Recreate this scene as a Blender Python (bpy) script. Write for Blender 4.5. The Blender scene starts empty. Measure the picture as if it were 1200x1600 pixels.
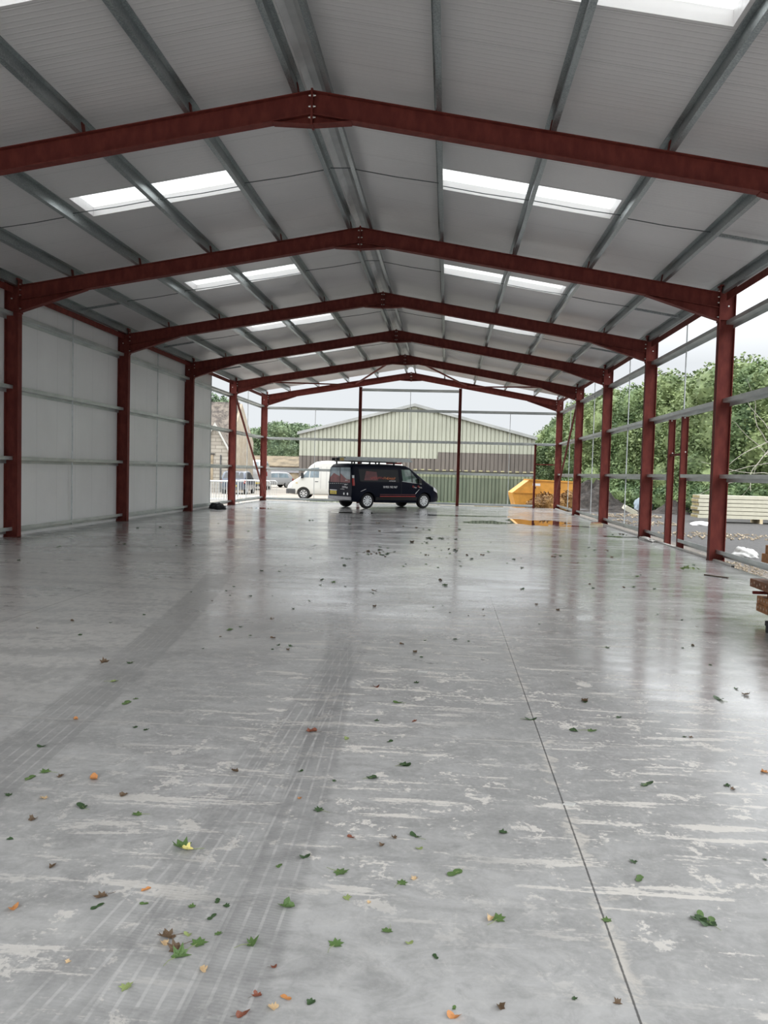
import bpy, bmesh, math, random
from mathutils import Vector, Matrix
from math import sin, cos, pi, atan2, sqrt

# ------------------------------------------------------------------ camera, sky, exposure
scene = bpy.context.scene
C = scene.collection
cd = bpy.data.cameras.new('camera')
cam = bpy.data.objects.new('camera', cd)
C.objects.link(cam)
CAM_F = 1300.130
CL = (1.900143, 0, 1.607122)
CR = (0.9968345, 0.07509415, 0.0261121)
CU = (-0.02964185, 0.04628034, 0.9984886)
CF = (-0.07377218, 0.9961019, -0.04835977)
cd.sensor_fit = 'VERTICAL'
cd.sensor_height = 36.0
cd.lens = CAM_F * 36.0 / 1600.0
cd.clip_start = 0.05
cd.clip_end = 2000
cam.matrix_world = Matrix(((CR[0], CU[0], -CF[0], CL[0]), (CR[1], CU[1], -CF[1], CL[1]), (CR[2], CU[2], -CF[2], CL[2]), (0, 0, 0, 1)))
scene.camera = cam
scene.view_settings.view_transform = 'Standard'
scene.view_settings.look = 'None'
scene.view_settings.gamma = 1.0
scene.view_settings.use_curve_mapping = False
scene.view_settings.exposure = 0.32

SKY_HORIZON = (0.66, 0.69, 0.715)
SKY_ZENITH = (3.3, 3.36, 3.42)
SKY_STRENGTH = 1.0
w = bpy.data.worlds.new('overcast_sky')
scene.world = w
w.use_nodes = True
nt = w.node_tree
nt.nodes.clear()
wo = nt.nodes.new('ShaderNodeOutputWorld')
wb = nt.nodes.new('ShaderNodeBackground')
tc = nt.nodes.new('ShaderNodeTexCoord')
sx = nt.nodes.new('ShaderNodeSeparateXYZ')
mr = nt.nodes.new('ShaderNodeMapRange')
mr.inputs['From Min'].default_value = 0.13
mr.inputs['From Max'].default_value = 0.60
mx = nt.nodes.new('ShaderNodeMix')
mx.data_type = 'RGBA'
mx.inputs[6].default_value = (*SKY_HORIZON, 1)
mx.inputs[7].default_value = (*SKY_ZENITH, 1)
nt.links.new(tc.outputs['Generated'], sx.inputs[0])
nt.links.new(sx.outputs['Z'], mr.inputs['Value'])
nt.links.new(mr.outputs[0], mx.inputs[0])
nt.links.new(mx.outputs[2], wb.inputs['Color'])
wb.inputs['Strength'].default_value = SKY_STRENGTH
nt.links.new(wb.outputs[0], wo.inputs['Surface'])

# ------------------------------------------------------------------ materials
M = {}


class NB:
    """tiny node-graph helper"""
    def __init__(self, name):
        self.m = bpy.data.materials.new(name)
        self.m.use_nodes = True
        self.t = self.m.node_tree
        self.t.nodes.clear()
        self.out = self.t.nodes.new('ShaderNodeOutputMaterial')
        self.bs = self.t.nodes.new('ShaderNodeBsdfPrincipled')
        self.t.links.new(self.bs.outputs[0], self.out.inputs['Surface'])
        M[name] = self.m

    def n(self, typ, **kw):
        nd = self.t.nodes.new(typ)
        for k, v in kw.items():
            setattr(nd, k, v)
        return nd

    def l(self, a, b):
        self.t.links.new(a, b)

    def put(self, sock, v):
        if isinstance(v, (int, float)):
            sock.default_value = v
        elif isinstance(v, tuple):
            sock.default_value = v if len(v) != 3 or sock.type == 'VECTOR' else (*v, 1)
        else:
            self.l(v, sock)

    def math(self, op, a, b=0.0, c=None, clamp=False):
        nd = self.n('ShaderNodeMath', operation=op, use_clamp=clamp)
        self.put(nd.inputs[0], a)
        self.put(nd.inputs[1], b)
        if c is not None:
            self.put(nd.inputs[2], c)
        return nd.outputs[0]

    def smooth(self, v, lo, hi, a=0.0, b=1.0):
        nd = self.n('ShaderNodeMapRange', interpolation_type='SMOOTHSTEP')
        self.put(nd.inputs['Value'], v)
        nd.inputs['From Min'].default_value = lo
        nd.inputs['From Max'].default_value = hi
        nd.inputs['To Min'].default_value = a
        nd.inputs['To Max'].default_value = b
        return nd.outputs[0]

    def mix(self, fac, a, b, mode='MIX'):
        nd = self.n('ShaderNodeMix', data_type='RGBA', blend_type=mode)
        self.put(nd.inputs[0], fac)
        self.put(nd.inputs[6], a)
        self.put(nd.inputs[7], b)
        return nd.outputs[2]

    def coord(self, scale=(1, 1, 1), rot=(0, 0, 0), loc=(0, 0, 0), kind='Object'):
        t = self.n('ShaderNodeTexCoord')
        mp = self.n('ShaderNodeMapping')
        mp.inputs['Scale'].default_value = scale
        mp.inputs['Rotation'].default_value = rot
        mp.inputs['Location'].default_value = loc
        self.l(t.outputs[kind], mp.inputs[0])
        return mp.outputs[0]

    def noise(self, vec, scale=1.0, detail=4.0, rough=0.55, dist=0.0):
        nd = self.n('ShaderNodeTexNoise')
        self.l(vec, nd.inputs['Vector'])
        nd.inputs['Scale'].default_value = scale
        nd.inputs['Detail'].default_value = detail
        nd.inputs['Roughness'].default_value = rough
        nd.inputs['Distortion'].default_value = dist
        return nd.outputs[0]

    def bump(self, h, strength=0.3, dist=0.02):
        b = self.n('ShaderNodeBump')
        b.inputs['Strength'].default_value = strength
        b.inputs['Distance'].default_value = dist
        self.l(h, b.inputs['Height'])
        self.l(b.outputs[0], self.bs.inputs['Normal'])

    def set(self, col=None, rough=None, metal=None, spec=None):
        if col is not None:
            self.put(self.bs.inputs['Base Color'], col)
        if rough is not None:
            self.put(self.bs.inputs['Roughness'], rough)
        if metal is not None:
            self.put(self.bs.inputs['Metallic'], metal)
        if spec is not None:
            self.bs.inputs['Specular IOR Level'].default_value = spec
        return self


def simple(name, col, rough=0.5, metal=0.0, var=0.12, scale=6.0, spec=0.5):
    b = NB(name)
    v = b.noise(b.coord(), scale, 3)
    f = b.smooth(v, 0.3, 0.7)
    b.set(b.mix(f, tuple(c * (1 - var) for c in col), tuple(min(1, c * (1 + var)) for c in col)), rough, metal, spec)
    return b


def s2l(r, g, b):
    f = lambda c: ((c / 255 + 0.055) / 1.055) ** 2.4 if c > 10 else c / 255 / 12.92
    return (f(r), f(g), f(b))


# painted steel and galvanised steel
b = NB('red_oxide')
v = b.noise(b.coord((1, 1, 0.4)), 9, 5)
b.set(b.mix(b.smooth(v, 0.3, 0.75), s2l(102, 46, 41), s2l(123, 60, 52)), 0.62, 0.0, 0.2)
b = NB('galvanised')
v = b.noise(b.coord((1, 0.25, 1)), 5, 4)
vo = b.n('ShaderNodeTexVoronoi')
b.l(b.coord(), vo.inputs['Vector'])
vo.inputs['Scale'].default_value = 45
sp = b.math('MULTIPLY_ADD', vo.outputs['Distance'], 0.5, v)
b.set(b.mix(b.smooth(sp, 0.45, 1.0), (0.25, 0.28, 0.285), (0.44, 0.475, 0.475)), b.smooth(v, 0.3, 0.7, 0.32, 0.5), 0.85)
b = NB('galvanised_rail')
v = b.noise(b.coord((0.3, 0.3, 1)), 5, 4)
b.set(b.mix(b.smooth(v, 0.3, 0.75), (0.50, 0.54, 0.535), (0.68, 0.71, 0.70)), 0.4, 0.55)
simple('zinc_bolt', (0.75, 0.75, 0.72), 0.3, 0.9, 0.05)
simple('dark_rod', (0.10, 0.11, 0.11), 0.5, 0.6)
simple('rail_rod', (0.58, 0.61, 0.61), 0.45, 0.4)

# white lining of the composite roof and wall panels: fine ribs pressed into the sheet, a joint each metre
def panel_mat(name, axis, col):
    b = NB(name)
    t = b.n('ShaderNodeTexCoord')
    s = b.n('ShaderNodeSeparateXYZ')
    b.l(t.outputs['Object'], s.inputs[0])
    a = s.outputs[axis]
    ph = b.math('MULTIPLY', a, 2 * pi / 0.1)
    rib = b.smooth(b.math('SINE', ph), 0.5, 0.95)
    fr = b.math('ABSOLUTE', b.math('SUBTRACT', b.math('FRACT', a), 0.5))
    jt = b.smooth(fr, 0.0, 0.008, 1.0, 0.0)
    h = b.math('SUBTRACT', rib, b.math('MULTIPLY', jt, 3.0))
    v = b.noise(b.coord((0.5, 0.5, 0.5)), 1.5, 4)
    c = b.mix(b.smooth(v, 0.3, 0.7), tuple(x * 0.94 for x in col), col)
    c = b.mix(b.math('MULTIPLY', jt, 0.5), c, tuple(x * 0.45 for x in col))
    b.set(c, 0.34)
    b.bump(h, 0.5, 0.004)
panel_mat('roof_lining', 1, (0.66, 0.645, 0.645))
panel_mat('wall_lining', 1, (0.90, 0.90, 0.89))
simple('ridge_trim', (0.55, 0.56, 0.56), 0.4, 0.25, 0.12, 2.0)

b = NB('rooflight_sheet')
tr = b.n('ShaderNodeBsdfTranslucent')
tr.inputs['Color'].default_value = (0.92, 0.93, 0.92, 1)
df = b.n('ShaderNodeBsdfDiffuse')
df.inputs['Color'].default_value = (0.75, 0.75, 0.73, 1)
ms = b.n('ShaderNodeMixShader')
ms.inputs[0].default_value = 0.18
b.l(tr.outputs[0], ms.inputs[1])
b.l(df.outputs[0], ms.inputs[2])
b.l(ms.outputs[0], b.out.inputs['Surface'])

# wet power-floated concrete: dust smears, tyre tracks, saw-cut joints
b = NB('wet_concrete')
t = b.n('ShaderNodeTexCoord')
s = b.n('ShaderNodeSeparateXYZ')
b.l(t.outputs['Object'], s.inputs[0])
X, Y = s.outputs[0], s.outputs[1]
near = b.smooth(Y, 3.0, 13.0, 1.0, 0.0)
n1 = b.noise(b.coord((1, 1, 1)), 0.55, 6, 0.6, 0.6)
n2 = b.noise(b.coord((1, 1.6, 1)), 3.2, 8, 0.68, 0.8)
n3 = b.noise(b.coord((0.5, 2.6, 1)), 1.1, 7, 0.65)
n4 = b.noise(b.coord((1, 1, 1)), 42, 3, 0.6)
base = b.mix(b.smooth(n2, 0.3, 0.7), (0.325, 0.325, 0.32), (0.50, 0.50, 0.495))
base = b.mix(b.smooth(n1, 0.42, 0.62, 0.0, 0.7), base, (0.31, 0.31, 0.305))
n5 = b.noise(b.coord((1.3, 1, 1), (0, 0, 0.6), (2, 9, 0)), 9.0, 7, 0.7, 0.4)
base = b.mix(b.smooth(n5, 0.50, 0.68, 0.0, 0.45), base, (0.58, 0.575, 0.56))
base = b.mix(b.smooth(n5, 0.46, 0.34, 0.0, 0.35), base, (0.27, 0.27, 0.27))
# dusty left half of the slab, its colour also lifted for missing light
dry_lift = b.math('MULTIPLY', b.smooth(b.math('ADD', X, b.math('MULTIPLY', n1, 1.5)), -0.6, 1.2, 1.0, 0.0), b.math('MULTIPLY', b.smooth(Y, 3.5, 7.0), b.smooth(b.math('ADD', Y, b.math('MULTIPLY', n2, 5.0)), 15.0, 23.0, 1.0, 0.0)))
base = b.mix(b.math('MULTIPLY', dry_lift, b.smooth(b.math('ADD', n3, b.math('MULTIPLY', b.math('SUBTRACT', n5, 0.5), 0.8)), 0.36, 0.62, 0.25, 0.75)), base, (0.74, 0.72, 0.685))
base = b.mix(b.smooth(n3, 0.52, 0.72, 0.0, 0.5), base, (0.54, 0.535, 0.52))
base = b.mix(b.smooth(n4, 0.35, 0.75, 0.0, 0.22), base, (0.58, 0.58, 0.58))
# cement dust smears, streaked along and across the slab
d1 = b.math('ADD', b.noise(b.coord((0.35, 2.4, 1), (0, 0, 0.04)), 3.4, 10, 0.72, 0.15), b.math('MULTIPLY', b.math('SUBTRACT', n4, 0.5), 0.14))
d2 = b.math('ADD', b.noise(b.coord((1, 1, 1), (0, 0, 0.35), (3, 1, 0)), 5.5, 8, 0.7, 0.3), b.math('MULTIPLY', b.math('SUBTRACT', n4, 0.5), 0.22))
d0 = b.noise(b.coord((1, 1, 1), (0, 0, 0), (7, 3, 0)), 0.45, 3, 0.5)
dm = b.math('MULTIPLY', b.math('MAXIMUM', b.smooth(d1, 0.55, 0.595), b.smooth(d2, 0.57, 0.62)), b.smooth(d0, 0.34, 0.50))
side = b.smooth(b.math('ABSOLUTE', b.math('SUBTRACT', X, 2.3)), 1.0, 3.0, 1.0, 0.07)
dm = b.math('MULTIPLY', b.math('MULTIPLY', dm, side), b.smooth(Y, 5.5, 15.0, 0.85, 0.05))
base = b.mix(dm, base, (0.76, 0.73, 0.68))
# joints
jl = b.math('ABSOLUTE', b.math('SUBTRACT', b.math('ABSOLUTE', X), 2.52))
wob = b.math('MULTIPLY', b.math('SUBTRACT', n4, 0.5), 0.006)
pale = b.smooth(b.math('ADD', jl, b.math('MULTIPLY', b.math('SUBTRACT', n2, 0.46), 0.5)), 0.0, 0.05, 0.85, 0.0)
base = b.mix(b.math('MULTIPLY', pale, near), base, (0.64, 0.61, 0.56))
jd = b.smooth(b.math('ADD', jl, wob), 0.002, 0.0055, 1.0, 0.0)
jy = b.math('ABSOLUTE', b.math('SUBTRACT', b.math('MODULO', b.math('ADD', Y, 1.07), 6.07), 0.0))
jt = b.smooth(b.math('ADD', jy, b.math('MULTIPLY', b.math('SUBTRACT', n2, 0.5), 0.05)), 0.0, 0.022, 0.7, 0.0)
base = b.mix(jt, base, (0.60, 0.58, 0.54))
base = b.mix(b.math('MULTIPLY', jd, 0.85), base, (0.05, 0.05, 0.05))

def poly(v, cs):
    r = cs[0]
    for c in cs[1:]:
        r = b.math('MULTIPLY_ADD', r, v, c)
    return r

tracks = []
def track(cs, half, y0, y1, strength, phase):
    global base
    d = b.math('SUBTRACT', X, poly(Y, cs))
    ad = b.math('ABSOLUTE', d)
    rag = b.math('ADD', ad, b.math('MULTIPLY', b.math('SUBTRACT', n2, 0.5), 0.06))
    m = b.smooth(rag, half - 0.02, half + 0.02, 1.0, 0.0)
    m = b.math('MULTIPLY', m, b.math('MULTIPLY', b.smooth(Y, y0[0], y0[1]), b.smooth(Y, y1[0], y1[1], 1.0, 0.0)))
    wear = b.smooth(n3, 0.3, 0.62, 0.35, 1.0)
    m = b.math('MULTIPLY', m, wear)
    rib = b.smooth(b.math('SINE', b.math('MULTIPLY_ADD', d, 2 * pi / 0.062, phase)), 0.72, 0.95)
    tread = b.smooth(b.math('SINE', b.math('MULTIPLY_ADD', Y, 2 * pi / 0.017, b.math('MULTIPLY_ADD', n2, 22.0, b.math('MULTIPLY', d, 60.0)))), -0.2, 0.6, 0.72, 1.0)
    dark = b.math('MULTIPLY', b.math('MULTIPLY', m, tread), strength)
    base = b.mix(dark, base, (0.17, 0.17, 0.17))
    lt = b.math('MULTIPLY', b.math('MULTIPLY', m, rib), b.smooth(n2, 0.38, 0.6, 0.05, 0.5))
    base = b.mix(b.math('MULTIPLY', lt, near), base, (0.64, 0.635, 0.62))
    tracks.append(m)
TA = (-0.005649739, -0.04344661, -0.0981887)
TB = (0.0002697812, -0.01628213, 0.0780874, 1.18333)
track(TA, 0.20, (1.5, 3.0), (12.0, 17.0), 0.46, 0.4)
track(TB, 0.12, (1.0, 1.5), (24.0, 30.0), 0.52, 0.0)
track((0.0011, -0.004, 1.03), 0.17, (1.0, 1.5), (7.0, 9.5), 0.30, 1.3)
track((-0.028, 0.24, 0.36), 0.12, (1.0, 1.5), (4.2, 5.5), 0.2, 2.2)
dC = b.math('ABSOLUTE', b.math('SUBTRACT', X, poly(Y, (-0.0045, 0.065, -2.5))))
mC = b.math('MULTIPLY', b.smooth(b.math('ABSOLUTE', b.math('SUBTRACT', dC, 0.09)), 0.012, 0.035, 0.55, 0.0), b.math('MULTIPLY', b.smooth(Y, 6.0, 8.0), b.smooth(Y, 13.0, 17.0, 1.0, 0.0)))
base = b.mix(b.math('MULTIPLY', mC, b.smooth(n2, 0.35, 0.6)), base, (0.70, 0.69, 0.665))
tm = b.math('MAXIMUM', tracks[0], tracks[1])
# wetness: a thin film in broad patches, drier under the open near end
wet = b.smooth(b.math('ADD', n1, b.math('MULTIPLY', b.math('SUBTRACT', n3, 0.5), 0.5)), 0.30, 0.66)
YE = b.math('ADD', Y, b.smooth(X, 2.2, 4.6, 0.0, 5.0))
ro = b.smooth(YE, 3.5, 10.0, 0.46, 0.15)
ro = b.math('ADD', ro, b.math('MULTIPLY', wet, 0.10))
ro = b.math('ADD', ro, b.math('MULTIPLY', dm, 0.25))
ro = b.math('ADD', ro, b.math('MULTIPLY', dry_lift, 0.10))
ro = b.math('ADD', ro, b.math('MULTIPLY', b.math('SUBTRACT', n2, 0.5), 0.22), clamp=True)
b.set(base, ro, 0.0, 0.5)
b.put(b.bs.inputs['Coat Weight'], b.math('MULTIPLY', b.smooth(YE, 3.5, 9.5), b.math('MULTIPLY', b.smooth(n1, 0.34, 0.6, 0.8, 0.35), b.math('MULTIPLY_ADD', dry_lift, -0.75, 1.0))))
b.put(b.bs.inputs['Coat Roughness'], b.math('ADD', 0.09, b.math('MULTIPLY', b.smooth(n3, 0.35, 0.65), 0.14)))
hb = b.math('ADD', b.math('MULTIPLY', n2, 0.5), b.math('MULTIPLY', n3, 1.2))
b.bump(hb, 0.10, 0.01)

b = NB('puddle_water')
b.set((0.03, 0.032, 0.032), 0.02, 0.0, 0.6)

# outdoors
b = NB('yard')
v = b.noise(b.coord(), 0.25, 7, 0.6)
v2 = b.noise(b.coord(), 4, 5)
c = b.mix(b.smooth(v, 0.35, 0.65), (0.25, 0.222, 0.185), (0.34, 0.305, 0.26))
c = b.mix(b.smooth(v2, 0.5, 0.75, 0, 0.4), c, (0.19, 0.17, 0.145))
t = b.n('ShaderNodeTexCoord')
s = b.n('ShaderNodeSeparateXYZ')
b.l(t.outputs['Object'], s.inputs[0])
tar = b.smooth(b.math('ADD', s.outputs[0], b.math('MULTIPLY', b.math('SUBTRACT', v2, 0.5), 1.5)), 5.5, 7.5)
v3 = b.noise(b.coord(), 14, 5, 0.7)
tc_ = b.mix(b.smooth(v3, 0.35, 0.7), (0.026, 0.025, 0.025), (0.080, 0.076, 0.074))
edge = b.smooth(b.math('ADD', s.outputs[0], b.math('MULTIPLY', b.math('SUBTRACT', v, 0.5), 2.0)), 8.1, 8.7, 0.8, 0.0)
tc_ = b.mix(b.math('MULTIPLY', edge, b.smooth(v3, 0.35, 0.6)), tc_, (0.28, 0.235, 0.185))
b.set(b.mix(tar, c, tc_), 0.75)
b.bump(b.math('ADD', v2, v3), 0.5, 0.03)
b = NB('soil')
v = b.noise(b.coord(), 3.5, 8, 0.7)
b.set(b.mix(b.smooth(v, 0.35, 0.7), (0.018, 0.0155, 0.014), (0.062, 0.053, 0.046)), 0.95)
b.bump(v, 0.8, 0.08)
simple('wood_chip', (0.30, 0.245, 0.175), 0.85, 0, 0.4, 9)

def leaf_mat(name, dark, light, scale):
    b = NB(name)
    v = b.noise(b.coord(), scale, 5, 0.7)
    b.set(b.mix(b.smooth(v, 0.32, 0.68), dark, light), 0.6)
    b.bs.inputs['Specular IOR Level'].default_value = 0.3
leaf_mat('foliage_fresh', (0.075, 0.115, 0.045), (0.24, 0.30, 0.13), 0.8)
leaf_mat('foliage_mid', (0.060, 0.105, 0.045), (0.20, 0.27, 0.115), 0.8)
leaf_mat('foliage_far', (0.075, 0.115, 0.070), (0.20, 0.265, 0.145), 0.5)
leaf_mat('brush_leaf', (0.16, 0.085, 0.035), (0.50, 0.30, 0.11), 1.5)
leaf_mat('grass_blade', (0.10, 0.16, 0.05), (0.24, 0.30, 0.12), 2)
simple('bark', (0.16, 0.13, 0.10), 0.9, 0, 0.3, 5)
simple('bare_branch', (0.34, 0.32, 0.27), 0.9, 0, 0.2, 5)

def clad_mat(name, lo, hi, streak=0.5):
    b = NB(name)
    v = b.noise(b.coord((2.5, 2.5, 0.15)), 1.6, 6, 0.65)
    v2 = b.noise(b.coord(), 0.5, 4)
    c = b.mix(b.smooth(v, 0.3, 0.7, 0, 1), lo, hi)
    b.set(b.mix(b.smooth(v2, 0.4, 0.7, 0, streak), c, tuple(x * 0.8 for x in lo)), 0.6)
clad_mat('cream_cladding', (0.33, 0.34, 0.275), (0.43, 0.44, 0.365), 0.3)
clad_mat('brown_cladding', (0.115, 0.10, 0.088), (0.17, 0.148, 0.13), 0.4)
clad_mat('green_cladding', (0.105, 0.135, 0.098), (0.19, 0.225, 0.165), 0.4)
simple('grey_sheet', (0.33, 0.34, 0.33), 0.6, 0, 0.12, 1)
clad_mat('pale_green_sheet', (0.20, 0.235, 0.15), (0.30, 0.33, 0.22), 0.4)
simple('yellow_filler', (0.42, 0.40, 0.24), 0.6, 0, 0.1)
simple('dark_gap', (0.06, 0.055, 0.05), 0.8)

b = NB('stone_block')
br = b.n('ShaderNodeTexBrick')
t = b.n('ShaderNodeTexCoord')
s = b.n('ShaderNodeSeparateXYZ')
b.l(t.outputs['Object'], s.inputs[0])
cb = b.n('ShaderNodeCombineXYZ')
b.l(b.math('ADD', s.outputs[0], s.outputs[1]), cb.inputs[0])
b.l(s.outputs[2], cb.inputs[1])
b.l(cb.outputs[0], br.inputs['Vector'])
br.inputs['Scale'].default_value = 1.0
br.inputs['Brick Width'].default_value = 0.9
br.inputs['Row Height'].default_value = 0.26
br.inputs['Mortar Size'].default_value = 0.022
br.inputs['Color1'].default_value = (0.34, 0.31, 0.265, 1)
br.inputs['Color2'].default_value = (0.42, 0.39, 0.335, 1)
br.inputs['Mortar'].default_value = (0.19, 0.17, 0.145, 1)
b.set(br.outputs['Color'], 0.85)
b = NB('stone_gable')
v = b.noise(b.coord(), 1.2, 7, 0.65)
v2 = b.noise(b.coord((0.6, 0.6, 3)), 1.5, 4)
c = b.mix(b.smooth(v, 0.35, 0.65), (0.33, 0.275, 0.20), (0.42, 0.365, 0.285))
b.set(b.mix(b.smooth(v2, 0.45, 0.7, 0, 0.35), c, (0.27, 0.235, 0.2)), 0.9)
b = NB('mossy_tiles')
v = b.noise(b.coord((1, 1, 1)), 2.2, 8, 0.75)
v2 = b.noise(b.coord(), 0.8, 4)
c = b.mix(b.smooth(v, 0.35, 0.66), (0.05, 0.042, 0.038), (0.20, 0.17, 0.14))
b.set(b.mix(b.smooth(v2, 0.5, 0.75, 0, 0.6), c, (0.15, 0.115, 0.055)), 0.9)
b.bump(v, 0.6, 0.05)
simple('tan_roof', (0.15, 0.118, 0.075), 0.9, 0, 0.35, 1.2)
simple('tan_wall', (0.30, 0.245, 0.17), 0.9, 0, 0.25, 1.2)
simple('white_paint', (0.5, 0.5, 0.47), 0.5, 0, 0.04)
simple('barrier_steel', (0.66, 0.69, 0.70), 0.35, 0.7, 0.1)
simple('skip_orange', (0.66, 0.32, 0.055), 0.5, 0, 0.12, 3)
simple('cream_steel', (0.58, 0.555, 0.44), 0.4, 0, 0.04)
simple('foam_core', (0.45, 0.37, 0.18), 0.9, 0, 0.15)
simple('white_plastic', (0.62, 0.62, 0.60), 0.4, 0, 0.05)
simple('edging', (0.58, 0.565, 0.53), 0.5, 0, 0.1)
simple('blue_tarp', (0.20, 0.245, 0.285), 0.4, 0, 0.2)
simple('black_sack', (0.012, 0.012, 0.015), 0.45, 0, 0.2)
simple('raw_timber', (0.62, 0.52, 0.34), 0.8, 0, 0.15)
simple('rust_brown', (0.27, 0.115, 0.055), 0.65, 0, 0.3, 18)
simple('orange_brown', (0.42, 0.19, 0.075), 0.65, 0, 0.3, 18)
simple('hole_dark', (0.02, 0.015, 0.012), 0.8)
simple('hole_light', (0.60, 0.46, 0.34), 0.6)
simple('black_steel', (0.02, 0.022, 0.025), 0.5)

# vehicles
def paint(name, col, rough=0.18, coat=0.8):
    b = NB(name)
    v = b.noise(b.coord(), 3, 3)
    b.set(b.mix(v, tuple(x * 0.93 for x in col), tuple(x * 1.05 for x in col)), rough)
    b.bs.inputs['Coat Weight'].default_value = coat
    b.bs.inputs['Coat Roughness'].default_value = 0.06
paint('navy_paint', (0.006, 0.008, 0.018), 0.36, 0.03)
M['navy_paint'].node_tree.nodes['Principled BSDF'].inputs['Specular IOR Level'].default_value = 0.06
paint('white_van_paint', (0.60, 0.60, 0.565), 0.30, 0.4)
paint('white_car_paint', (0.5, 0.51, 0.52), 0.3, 0.4)
paint('blue_silver_paint', (0.20, 0.26, 0.32), 0.3, 0.3)
paint('silver_paint', (0.36, 0.37, 0.38), 0.3, 0.3)
paint('dark_blue_paint', (0.03, 0.045, 0.075), 0.25)
simple('dark_glass', (0.012, 0.015, 0.018), 0.05, 0, 0.1, 3, 0.7)
simple('panel_vinyl', (0.008, 0.009, 0.012), 0.25, 0, 0.1, 3, 0.18)
simple('clear_glass', (0.13, 0.20, 0.17), 0.05, 0, 0.5, 2.5, 0.7)
simple('pale_glass', (0.20, 0.25, 0.28), 0.06, 0, 0.2, 3, 0.8)
simple('tyre_rubber', (0.014, 0.014, 0.015), 0.75)
simple('alloy', (0.72, 0.73, 0.74), 0.3, 0.7, 0.05)
simple('grey_trim', (0.085, 0.088, 0.092), 0.6)
simple('black_trim', (0.012, 0.012, 0.013), 0.55)
simple('bumper_grey', (0.30, 0.30, 0.32), 0.5)
simple('lamp_red', (0.35, 0.015, 0.012), 0.2)
simple('lamp_clear', (0.75, 0.77, 0.78), 0.12)
simple('plate_yellow', (0.62, 0.47, 0.05), 0.4)
simple('decal_white', (0.82, 0.82, 0.84), 0.5, 0, 0.02)
simple('decal_red', (0.48, 0.055, 0.045), 0.45, 0, 0.1)
simple('decal_orange', (0.68, 0.20, 0.06), 0.45, 0, 0.1)
simple('decal_maroon', (0.13, 0.022, 0.026), 0.4, 0, 0.25, 4)
simple('aluminium', (0.46, 0.49, 0.49), 0.45, 0.6, 0.1)
simple('amber', (0.55, 0.40, 0.12), 0.6, 0, 0.2)

# fallen leaves
for nm, lo, hi in (('leaf_green', (0.055, 0.120, 0.035), (0.14, 0.23, 0.065)), ('leaf_dark', (0.025, 0.06, 0.022), (0.06, 0.115, 0.04)),
                   ('leaf_light', (0.20, 0.27, 0.08), (0.40, 0.47, 0.20)), ('leaf_brown', (0.075, 0.050, 0.030), (0.19, 0.12, 0.065)),
                   ('leaf_tan', (0.50, 0.34, 0.18), (0.74, 0.56, 0.34)), ('leaf_orange', (0.45, 0.16, 0.05), (0.68, 0.34, 0.12)),
                   ('leaf_red', (0.15, 0.045, 0.03), (0.30, 0.10, 0.05)), ('leaf_yellow', (0.70, 0.60, 0.15), (0.85, 0.78, 0.35))):
    b = NB(nm)
    v = b.noise(b.coord(), 40, 5, 0.7)
    b.set(b.mix(b.smooth(v, 0.3, 0.7), lo, hi), 0.55)

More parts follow.
